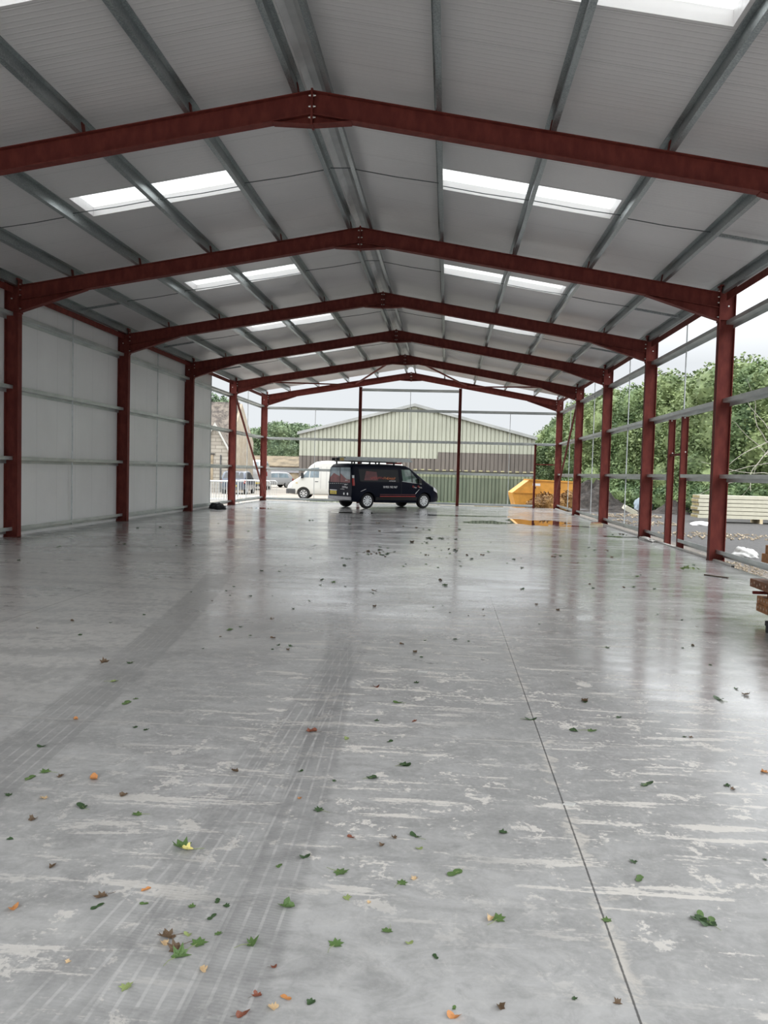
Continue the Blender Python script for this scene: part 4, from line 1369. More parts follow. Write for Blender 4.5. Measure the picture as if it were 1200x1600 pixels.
for i, (mat, kind) in enumerate((('foliage_fresh', 'bushy'), ('foliage_mid', 'bushy'), ('foliage_fresh', 'bushy'))):
    protos[i] = (make_tree(kind, mat, 9.0, 3.3, 101 + i, 22000, 0.24), [])
RT = [(19.44, 44, 8.92, 0), (18.5, 46, 8.2, 1), (17.6, 48, 8.7, 2), (16.5, 50, 8.4, 0), (15.6, 53, 8.6, 2), (14.4, 56, 7.9, 1), (13.3, 60, 8.55, 0), (12.7, 66, 8.3, 2), (11.84, 72, 7.28, 1), (11.3, 80, 6.7, 0),
      (22.0, 42.0, 9.4, 1), (24.5, 48, 9.5, 2), (20.5, 55, 8.6, 1), (17.5, 64, 8.5, 1), (15.5, 76, 7.8, 2)]
TL = ['leafy green tree at the right end of the tree belt beyond the panel stack', 'darker tree second from the right in the tree belt', 'fresh green tree behind the nearest tall column on the right', 'leafy tree seen between the door posts and the nearest right column', 'tree seen just beyond the door posts on the right',
      'darker tree seen behind the third bay on the right', 'fresh green tree behind the fourth bay on the right', 'tree seen between the last two right columns', 'darker tree behind the skip, right of the warehouse', 'farthest tree right of the warehouse roof end',
      'dark tree just outside the right edge of the tree belt', 'tall tree standing behind the right end of the tree belt', 'dark tree standing in the second row of the belt', 'dark tree in the second row behind the fourth bay', 'second-row tree behind the skip']
used = set()
for i, (x, y, h, v) in enumerate(RT):
    o = protos[v][0] if v not in used else copy_tree(protos[v][0])
    used.add(v)
    s_ = h / 9.0
    o.location = (x, y, GZ)
    o.rotation_euler = (0, 0, i * 1.37)
    o.scale = (s_ * 1.02, s_ * 1.02, s_)
    tag(o, TL[i], 'tree', 'trees along the right of the shed')
# low shrubs closing the foot of the belt
sp = empty('shrub')
leaf_cloud(77, [(0, 0, 0.7, 1.5, 1.1), (1.2, 0.3, 0.6, 1.1, 0.9), (-1.2, -0.2, 0.7, 1.2, 1.0), (0.3, -0.5, 1.2, 0.9, 0.9)], 5000, 0.2).build('foliage', 'foliage_mid', sp)
SH = [(20.5, 41.5, 'shrub at the foot of the trees behind the right end of the panels'), (17.5, 44.5, 'shrub at the foot of the trees behind the middle of the panels'), (15.3, 46.8, 'shrub behind the left end of the cream panels'), (14.6, 50.5, 'shrub at the tree foot behind the grey drum'), (12.9, 54, 'shrub behind the soil heap on the right'), (11.6, 59, 'shrub behind the soil heap, left side'), (10.6, 66, 'shrub beside the skip at the tree foot'), (10.2, 74, 'farthest shrub at the foot of the right trees'), (16.2, 43.2, 'shrub seen over the cream panels')]
for i, (x, y, lab) in enumerate(SH):
    o = sp if i == 0 else copy_tree(sp)
    o.location = (x, y, GZ)
    o.rotation_euler = (0, 0, i * 1.1)
    tag(o, lab, 'shrub', 'shrubs at the foot of the trees')
# bare branch tangle before the right-hand trees
rg = random.Random(5)
m = MB()
for i in range(9):
    p0 = Vector((17.6 + rg.uniform(-0.3, 0.5), 41.6, 1.2 + rg.uniform(0, 2.6)))
    pts = [p0]
    d_ = Vector((rg.uniform(-1.2, -0.3), rg.uniform(-0.2, 0.2), rg.uniform(-0.4, 0.8))).normalized()
    for k in range(7):
        d_ = (d_ + Vector((rg.uniform(-0.35, 0.35), rg.uniform(-0.15, 0.15), rg.uniform(-0.3, 0.25)))).normalized()
        pts.append(pts[-1] + d_ * 0.5)
    m.tube(pts, 0.025, 5, 0.008)
m.tube([(18.0, 41.8, GZ), (17.9, 41.7, 2.0), (17.6, 41.6, 4.2)], 0.07, 6, 0.03)
tag(m.build('bare_branches', 'bare_branch'), 'tangle of bare pale branches in front of the trees, right of the nearest right column', 'branches')

ft = make_tree('round', 'foliage_far', 9.0, 4.2, 301, 12000, 0.38)
LT = [(-27.9, 122, 6.6, 'far round tree at the left end of the group behind the low outbuilding'), (-25.0, 118, 7.6, 'second far tree from the left behind the low outbuilding'), (-22.0, 116, 8.4, 'tallest far tree above the middle of the low outbuilding'), (-20.0, 121, 8.5, 'far tree just left of the warehouse corner'), (-17.6, 128, 8.6, 'far tree peeping above the left warehouse eaves'), (-30.5, 126, 6.4, 'far tree half hidden by the stone house'),
      (-19.5, 74, 8.3, 'light green tree rising above the mossy roof')]
for i, (x, y, h, lab) in enumerate(LT):
    o = ft if i == 0 else copy_tree(ft)
    s_ = h / 9.0
    o.location = (x, y, GZ)
    o.scale = (s_, s_, s_)
    o.rotation_euler = (0, 0, i * 0.9)
    tag(o, lab, 'tree', 'trees far off on the left')

# ------------------------------------------------------------------ yard things
def barrier(loc, deg, lab):
    r = empty('crowd_barrier', loc, math.radians(deg))
    tag(r, lab, 'barrier', 'crowd barriers')
    L_, h = 2.2, 1.1
    MB().tube([(-L_ / 2, 0, 0.18), (-L_ / 2, 0, h - 0.1), (-L_ / 2 + 0.1, 0, h), (L_ / 2 - 0.1, 0, h), (L_ / 2, 0, h - 0.1), (L_ / 2, 0, 0.18), (-L_ / 2, 0, 0.18)], 0.021, 8).build('frame', 'barrier_steel', r)
    for k in range(15):
        x = -L_ / 2 + L_ * (k + 1) / 16
        MB().tube([(x, 0, 0.18), (x, 0, h)], 0.010, 6).build('upright', 'barrier_steel', r)
    for x in (-L_ / 2 + 0.3, L_ / 2 - 0.3):
        MB().tube([(x, -0.32, 0.01), (x, -0.25, 0.05), (x, 0, 0.18), (x, 0.25, 0.05), (x, 0.32, 0.01)], 0.018, 6).build('foot', 'barrier_steel', r)
barrier((-9.35, 39.3, GZ), 48, 'crowd barrier nearest the left wall end, set at an angle')
barrier((-9.25, 41.2, GZ), 25, 'crowd barrier standing face-on just past the left wall end')
barrier((-9.85, 42.6, GZ), 50, 'crowd barrier overlapping behind the face-on one')
barrier((-8.95, 45.6, GZ), 22, 'crowd barrier in front of the dark blue car')
barrier((-9.0, 47.6, GZ), 15, 'crowd barrier farthest back, beside the far left column')

sk = empty('skip', (7.0, 45.3, GZ), math.radians(4))
tag(sk, 'yellow-orange steel skip standing outside the right of the far gable', 'skip')
P = [(-1.45, 0.05), (-1.68, 0.86), (-0.80, 1.56), (1.50, 1.50), (1.75, 0.9), (1.45, 0.05)]
w2 = 0.85
vs = [(x, -w2, z) for x, z in P] + [(x, w2, z) for x, z in P]
m = MB().add(vs, [(0, 1, 2, 3, 4, 5)[::-1], (6, 7, 8, 9, 10, 11), (0, 6, 7, 1), (1, 7, 8, 2), (3, 9, 10, 4), (4, 10, 11, 5), (5, 11, 6, 0)])
m.build('body', 'skip_orange', sk)
MB().box(-1.55, 1.6, -w2 - 0.04, -w2, 0.84, 0.90).build('side_rib', 'skip_orange', sk)
MB().box(-1.55, 1.6, w2, w2 + 0.04, 0.84, 0.90).build('side_rib', 'skip_orange', sk)
m = MB()
for sd in (-1, 1):
    m.bar((-0.80, sd * w2, 1.56), (1.52, sd * w2, 1.50), 0.09, 0.08)
m.bar((-0.8, -w2, 1.56), (-0.8, w2, 1.56), 0.08, 0.08)
m.bar((1.5, -w2, 1.5), (1.5, w2, 1.5), 0.08, 0.08)
m.build('rim', 'skip_orange', sk)
MB().add([(-0.78, -w2 + .02, 1.40), (1.45, -w2 + .02, 1.36), (1.45, w2 - .02, 1.36), (-0.78, w2 - .02, 1.40)], [(0, 1, 2, 3)]).build('load', 'soil', sk)
for x in (-0.5, 0.8):
    m = MB().lathe([(0.05, -0.1), (0.05, 0)], 12, 'y').build('lifting_lug', 'black_steel', sk)
    m.location = (x, -w2, 1.15)
MB().box(-0.62, -0.22, -w2 - 0.006, -w2, 1.25, 1.38).build('white_plate', 'decal_white', sk)

bp_ = leaf_cloud(55, [(0, 0, 0.35, 0.75, 0.6), (0.7, 0.1, 0.35, 0.6, 0.55), (-0.5, 0.2, 0.2, 0.5, 0.4), (1.2, 0.2, 0.5, 0.5, 0.6)], 2600, 0.13, True, 2).build('brush_heap', 'brush_leaf')
bp_.location = (7.0, 43.3, GZ)
tag(bp_, 'heap of brown cut brushwood in front of the orange skip', 'brushwood', None, 'stuff')


def mound(loc, rx, ry, h, seed, mat, lab, cat='heap', name='soil_heap', kind=None):
    rg = random.Random(seed)
    n1_, n2_ = 14, 40
    ph = [rg.uniform(0, 6.28) for _ in range(6)]
    vs = [(0, 0, h)]
    for i in range(1, n1_ + 1):
        t = i / n1_
        for k in range(n2_):
            a = 2 * pi * k / n2_
            q = 1 + 0.13 * sin(2 * a + ph[0]) + 0.09 * sin(3 * a + ph[1]) + 0.05 * sin(7 * a + ph[2])
            z = h * (0.5 + 0.5 * cos(pi * t)) * (1 + 0.20 * sin(5 * t + 2 * a + ph[3])) + (rg.uniform(-0.05, 0.05) * h if i < n1_ else 0)
            vs.append((rx * t * q * cos(a), ry * t * q * sin(a), max(z, -0.02) if i < n1_ else -0.03))
    fs = [(0, 1 + k, 1 + (k + 1) % n2_) for k in range(n2_)]
    for i in range(n1_ - 1):
        a = 1 + i * n2_
        fs += [(a + k, a + n2_ + k, a + n2_ + (k + 1) % n2_, a + (k + 1) % n2_) for k in range(n2_)]
    o = MB().add(vs, fs).build(name, mat)
    o.location = loc
    tag(o, lab, cat, None, kind)
    return o


mound((10.4, 49.2, GZ), 2.5, 2.1, 1.4, 1, 'soil', 'dark soil heap behind the fourth bay on the right')
mound((13.9, 44.2, GZ), 1.7, 1.1, 0.6, 2, 'soil', 'low dark soil heap in front of the grey drum, right')
mound((9.5, 54.8, GZ), 1.8, 1.6, 0.9, 3, 'soil', 'small dark soil heap just right of the skip')
mound((10.6, 44.2, GZ), 1.8, 1.1, 0.4, 4, 'soil', 'low spread of dark soil behind the third bay on the right')


def chips(lab, cx, cy, rx, ry, n, seed, sz):
    rg = random.Random(seed)
    m = MB()
    for i in range(n):
        a, q = rg.uniform(0, 2 * pi), sqrt(rg.random())
        x, y = cx + rx * q * cos(a), cy + ry * q * sin(a)
        s_ = sz * rg.uniform(0.4, 1.4)
        t = rg.uniform(0, pi)
        d_ = Vector((cos(t), sin(t), rg.uniform(-0.3, 0.4))) * s_
        m.bar(Vector((x, y, GZ + 0.03)) - d_, Vector((x, y, GZ + 0.03 + 0.4 * sz)) + d_, s_ * 0.8, s_ * 0.5)
    o = m.build('wood_chips', 'wood_chip')
    tag(o, lab, 'wood chips', None, 'stuff')
chips('scatter of pale wood chips on the dark ground in front of the cream panels', 10.6, 27.0, 2.2, 1.5, 240, 1, 0.042)
chips('scatter of wood chips beside the nearest right column, outside the slab', 7.85, 17.6, 0.4, 1.6, 320, 2, 0.022)
chips('scatter of wood chips behind the third bay on the right', 10.2, 39.3, 1.7, 1.7, 150, 3, 0.06)
chips('wood chips scattered past the door posts on the right', 9.6, 33.5, 1.4, 2.2, 120, 4, 0.05)

# stack of composite panels
bx0, byf = 12.55, 36.1
LV = ['lowest', 'second from the bottom', 'third from the bottom', 'third from the top', 'second from the top', 'topmost']
for k in range(6):
    z = 0.0 + 0.166 * k
    dx = (0.0, 0.05, -0.02, 0.03, 0.0, 0.04)[k]
    root = empty('insulated_panel', (bx0 + dx, byf, z))
    tag(root, 'cream insulated panel lying in the stack on the right, %s' % LV[k], 'panel', 'stacked cream panels')
    MB().box(0, 8.0, 0.0, 1.0, 0.115, 0.145).build('steel_skin', 'cream_steel', root)
    MB().box(0, 8.0, 0.0, 1.0, 0.0, 0.03).build('steel_skin', 'cream_steel', root)
    MB().box(0.004, 7.99, -0.012, 0.99, 0.004, 0.141).build('steel_edge', 'cream_steel', root)
    MB().box(-0.012, 0.003, 0.03, 0.97, 0.03, 0.115).build('foam_core', 'foam_core', root)
    if k:
        m = MB()
        for yy in (0.15, 0.5, 0.82):
            m.box(0.005, 0.35, yy, yy + 0.06, -0.021, 0.0)
            m.box(3.5, 3.8, yy, yy + 0.06, -0.021, 0.0)
        m.build('packing_strip', 'dark_gap', root)
for i, x in enumerate((13.3, 15.1, 17.2, 19.2)):
    o = MB().box(x, x + 0.12, byf - 0.05, byf + 1.05, GZ, -0.002).build('bearer', 'raw_timber')
    tag(o, 'timber bearer under the cream panel stack, %s' % ['first from its left end', 'second from its left end', 'third from its left end', 'at its right end'][i], 'timber', 'bearers under the panels')


def crumple(name, mat, loc, rx, ry, h, seed, lab, cat, flat=1.0):
    rg = random.Random(seed)
    bm = bmesh.new()
    bmesh.ops.create_icosphere(bm, subdivisions=4, radius=1)
    ph = [Vector((rg.uniform(-4, 4), rg.uniform(-4, 4), rg.uniform(-4, 4))) for _ in range(7)]
    for v in bm.verts:
        k = 1.0
        for i, q in enumerate(ph):
            k += 0.07 * sin(q.dot(v.co) * (1 + 0.5 * i) + i) * (1.0 if i < 4 else 0.6)
        c = v.co * k
        v.co = Vector((c.x * rx, c.y * ry, max(-0.0, c.z) * h if c.z > 0 else c.z * 0.01))
    me = bpy.data.meshes.new(name)
    bm.to_mesh(me)
    bm.free()
    me.materials.append(M[mat])
    me.polygons.foreach_set('use_smooth', [True] * len(me.polygons))
    o = bpy.data.objects.new(name, me)
    C.objects.link(o)
    o.location = loc
    return tag(o, lab, cat)
crumple('rubble_sack', 'black_sack', (-6.98, 31.9, 0.005), 0.32, 0.26, 0.23, 3, 'crumpled black sack on the floor at the end of the left wall lining', 'sack')
crumple('plastic_sack', 'white_plastic', (9.0, 20.2, GZ + 0.005), 0.30, 0.25, 0.21, 4, 'rounded white sack on the ground outside the nearest right column', 'sack')
crumple('plastic_sheet', 'white_plastic', (11.95, 33.6, GZ + 0.005), 0.45, 0.22, 0.14, 6, 'crumpled white plastic sheet beside the left end of the panel stack', 'sheet')
crumple('plastic_sheet', 'edging', (7.16, 22.2, 0.003), 0.12, 0.7, 0.07, 7, 'strip of crumpled pale sheeting on the slab edge before the door posts', 'sheet')
crumple('tarpaulin', 'blue_tarp', (12.95, 47.6, GZ + 0.005), 0.5, 0.4, 0.8, 8, 'crumpled pale blue tarpaulin left of the grey drum, beyond the right wall', 'tarpaulin')
dr = MB().lathe([(0.30, -0.5), (0.42, -0.5), (0.44, -0.46), (0.42, 0.0), (0.44, 0.46), (0.42, 0.5), (0.30, 0.5)], 24, 'x').build('drum', 'blue_tarp')
dr.location = (14.6, 48.0, GZ + 0.42)
dr.rotation_euler = (0, 0, 0.35)
tag(dr, 'blue-grey drum lying on its side at the foot of the trees, right', 'drum')
bl = MB().box(-0.35, 0.35, -0.16, 0.16, 0, 0.22).build('foam_block', 'cream_steel')
bl.location = (10.9, 41.8, GZ + 0.12)
bl.rotation_euler = (0.25, 0.45, 0.3)
tag(bl, 'pale yellowish block tilted on the soil behind the third bay, right', 'block')
o = MB().box(3.45, 5.0, 45.3, 45.55, GZ, -0.06).build('timber_plank', 'raw_timber')
tag(o, 'pale plank lying outside the far gable left of the skip', 'plank', 'planks by the skip')
o = MB().box(3.75, 4.9, 45.75, 45.98, GZ, 0.0).build('timber_plank', 'raw_timber')
tag(o, 'shorter pale plank behind the longer one left of the skip', 'plank', 'planks by the skip')
o = MB().box(-0.16, 0.16, -0.07, 0.07, 0, 0.08).build('timber_offcut', 'rust_brown')
o.location = (7.0, 28.6, 0.001)
o.rotation_euler = (0, 0, 0.4)
tag(o, 'reddish offcut of timber on the floor by the third right column', 'offcut', 'offcuts by the right wall')
o = MB().box(-0.2, 0.2, -0.04, 0.04, 0, 0.06).build('timber_offcut', 'raw_timber')
o.location = (6.95, 28.25, 0.001)
o.rotation_euler = (0, 0, -0.3)
tag(o, 'pale offcut of timber beside the reddish one by the third right column', 'offcut', 'offcuts by the right wall')
m = leaf_cloud(9, [(0, 0, 0.05, 1.3, 0.18)], 900, 0.13, False).build('grass_tuft', 'grass_blade')
m.location = (-4.2, 43.6, GZ)
tag(m, 'weedy grass strip at the slab edge below the white van', 'grass', None, 'stuff')
m = leaf_cloud(10, [(0, 0, 0.05, 2.6, 0.14)], 900, 0.12, False).build('grass_tuft', 'grass_blade')
m.location = (1.6, 47.0, GZ)
m.scale = (1, 0.3, 1)
tag(m, 'thin grass strip along the foot of the green fence', 'grass', None, 'stuff')

# ------------------------------------------------------------------ stack of drilled steel sections at the right edge
def section(name, lab, x, y1, z, h, mat, holes, hole_mat, length=3.6, wd=0.16):
    t = 0.008
    m = MB()
    m.prism([(x, z), (x + wd, z), (x + wd, z + t), (x + t, z + t), (x + t, z + h - t), (x + wd, z + h - t), (x + wd, z + h), (x, z + h)], y1 - length, y1)
    o = m.build(name, mat)
    tag(o, lab, 'steel section', 'drilled steel sections')
    if holes:
        hm = MB()
        k = 0
        while k * 0.085 < length - 0.1:
            yy = y1 - 0.05 - k * 0.085
            zz = z + h * (0.62 if k % 2 else 0.36) if holes == 2 else z + h * 0.55
            hm.lathe([(0.014, x - 0.0015), (0.014, x + 0.002)], 8, 'x', (0, yy, zz))
            k += 1
        hm.build('bolt_holes', hole_mat, o)
    return o
section('steel_section', 'brown drilled steel section at the right edge, lowest of the stack', 5.50, 9.82, 0.125, 0.084, 'orange_brown', 1, 'hole_light')
section('steel_section', 'brown drilled steel section at the right edge, second from the bottom', 5.51, 9.84, 0.211, 0.084, 'orange_brown', 1, 'hole_light')
section('steel_section', 'dark brown drilled steel section at the right edge, third from the bottom, set back', 5.59, 9.75, 0.297, 0.084, 'rust_brown', 2, 'hole_light')
section('steel_section', 'reddish drilled steel section sticking out farthest left in the stack at the right edge', 5.475, 9.98, 0.383, 0.092, 'rust_brown', 2, 'hole_light')
section('steel_section', 'short spacer section between the two groups of the stack at the right edge', 5.67, 9.85, 0.477, 0.10, 'rust_brown', 1, 'hole_light', 3.0, 0.12)
section('steel_section', 'plain brown section packed above the spacer in the stack at the right edge', 5.66, 9.95, 0.579, 0.09, 'rust_brown', 0, '', 3.4)
section('steel_section', 'orange-brown plain section at the right edge, second from the top', 5.60, 10.0, 0.671, 0.10, 'orange_brown', 0, '', 3.6)
section('steel_section', 'orange-brown plain section at the right edge, topmost of the stack', 5.62, 9.95, 0.773, 0.10, 'orange_brown', 0, '', 3.6)
o = MB().tube([(5.41, 9.7, 0.345), (5.70, 9.7, 0.345)], 0.018, 8).build('steel_bar', 'red_oxide')
tag(o, 'short dark red bar poking out of the drilled section stack', 'bar')
for yy, nm in ((9.08, 'far'), (7.0, 'near')):
    m = MB().box(5.34, 5.85, yy - 0.04, yy + 0.04, 0.07, 0.124)
    r = m.build('trestle', 'black_steel')
    tag(r, 'black trestle under the %s end of the drilled sections at the right edge' % nm, 'trestle', 'trestles')
    MB().box(5.345, 5.395, yy - 0.025, yy + 0.025, 0.0, 0.075).build('leg', 'black_steel', r)
    MB().box(5.76, 5.81, yy - 0.025, yy + 0.025, 0.0, 0.075).build('leg', 'black_steel', r)

# ------------------------------------------------------------------ puddles
def puddle(lab, cx, cy, rx, ry, seed):
    rg = random.Random(seed)
    ph = [rg.uniform(0, 6.28) for _ in range(5)]
    n = 72
    vs = []
    for z in (0.0006, 0.0016):
        for k in range(n):
            a = 2 * pi * k / n
            q = 1 + 0.24 * sin(2 * a + ph[0]) + 0.17 * sin(3 * a + ph[1]) + 0.10 * sin(5 * a + ph[2]) + 0.07 * sin(9 * a + ph[3])
            vs.append((cx + rx * q * cos(a), cy + ry * q * sin(a), z))
    fs = [tuple(range(n))[::-1], tuple(range(n, 2 * n))] + [(k, (k + 1) % n, n + (k + 1) % n, n + k) for k in range(n)]
    o = MB().add(vs, fs).build('puddle', 'puddle_water')
    tag(o, lab, 'puddle', 'puddles on the floor')
puddle('dark puddle on the floor in front of the navy van', -1.6, 31.8, 1.05, 0.55, 1)
puddle('long thin puddle right of the navy van', 2.6, 31.9, 1.75, 0.42, 2)
puddle('greenish puddle reflecting the fence, right of the floor joint', 3.3, 28.1, 0.60, 1.1, 3)
puddle('puddle mirroring the orange skip', 5.0, 28.9, 0.85, 2.0, 4)
puddle('thin dark puddle right of the skip reflection', 6.1, 27.3, 0.8, 0.30, 9)
puddle('puddle mirroring the far left column', -5.6, 33.2, 0.65, 0.45, 5)
puddle('small puddle at the foot of the second farthest left column', -6.75, 31.6, 0.32, 0.5, 6)
puddle('dark puddle at the foot of the second right column', 6.75, 23.0, 0.55, 0.28, 7)

# ------------------------------------------------------------------ fallen leaves
def blade(kind, seed, curl):
    rg = random.Random(seed)
    if kind == 'maple':
        key = [(0, 0.42), (14, 0.30), (36, 0.46), (60, 0.24), (88, 0.40), (112, 0.22), (140, 0.30), (165, 0.20), (180, 0.07)]
        out = [(a, r) for a, r in key] + [(360 - a, r) for a, r in key[-2:0:-1]]
    elif kind == 'oval':
        out = [(a, 0.16 + 0.32 * abs(cos(math.radians(a))) ** 1.6) for a in range(0, 360, 15)]
    elif kind == 'slim':
        out = [(a, 0.10 + 0.38 * abs(cos(math.radians(a))) ** 3.0) for a in range(0, 360, 15)]
    else:
        out = [(a, 0.36 + rg.uniform(-0.14, 0.10)) for a in range(0, 360, 20)]
    n = len(out)
    rings = [0.0, 0.5, 1.0]
    top = [(0, 0, 0)]
    for q in rings[1:]:
        for a, r in out:
            a_ = math.radians(a)
            rr = r * q * rg.uniform(0.94, 1.06)
            top.append((rr * cos(a_), rr * sin(a_), 0))
    ax = rg.uniform(0, pi)
    def bend(p):
        x, y, _ = p
        u = x * cos(ax) + y * sin(ax)
        v = -x * sin(ax) + y * cos(ax)
        z = curl * (u * u * 1.7 + 0.25 * v * v) + curl * 0.10 * sin(9 * u + seed) * abs(v) + 0.014
        k = 1 - 0.6 * curl * abs(u)
        return (u * k * cos(ax) - v * sin(ax), u * k * sin(ax) + v * cos(ax), z)
    vt = [bend(p) for p in top]
    vb_ = [(x, y, max(0.002, z - 0.008)) for x, y, z in vt]
    N = len(vt)
    fs = [(0, 1 + k, 1 + (k + 1) % n) for k in range(n)] + [(1 + k, 1 + n + k, 1 + n + (k + 1) % n, 1 + (k + 1) % n) for k in range(n)]
    fb = [tuple(i + N for i in f)[::-1] for f in fs]
    edge = [(1 + n + k, N + 1 + n + k, N + 1 + n + (k + 1) % n, 1 + n + (k + 1) % n) for k in range(n)]
    return MB().add(vt + vb_, fs + fb + edge)


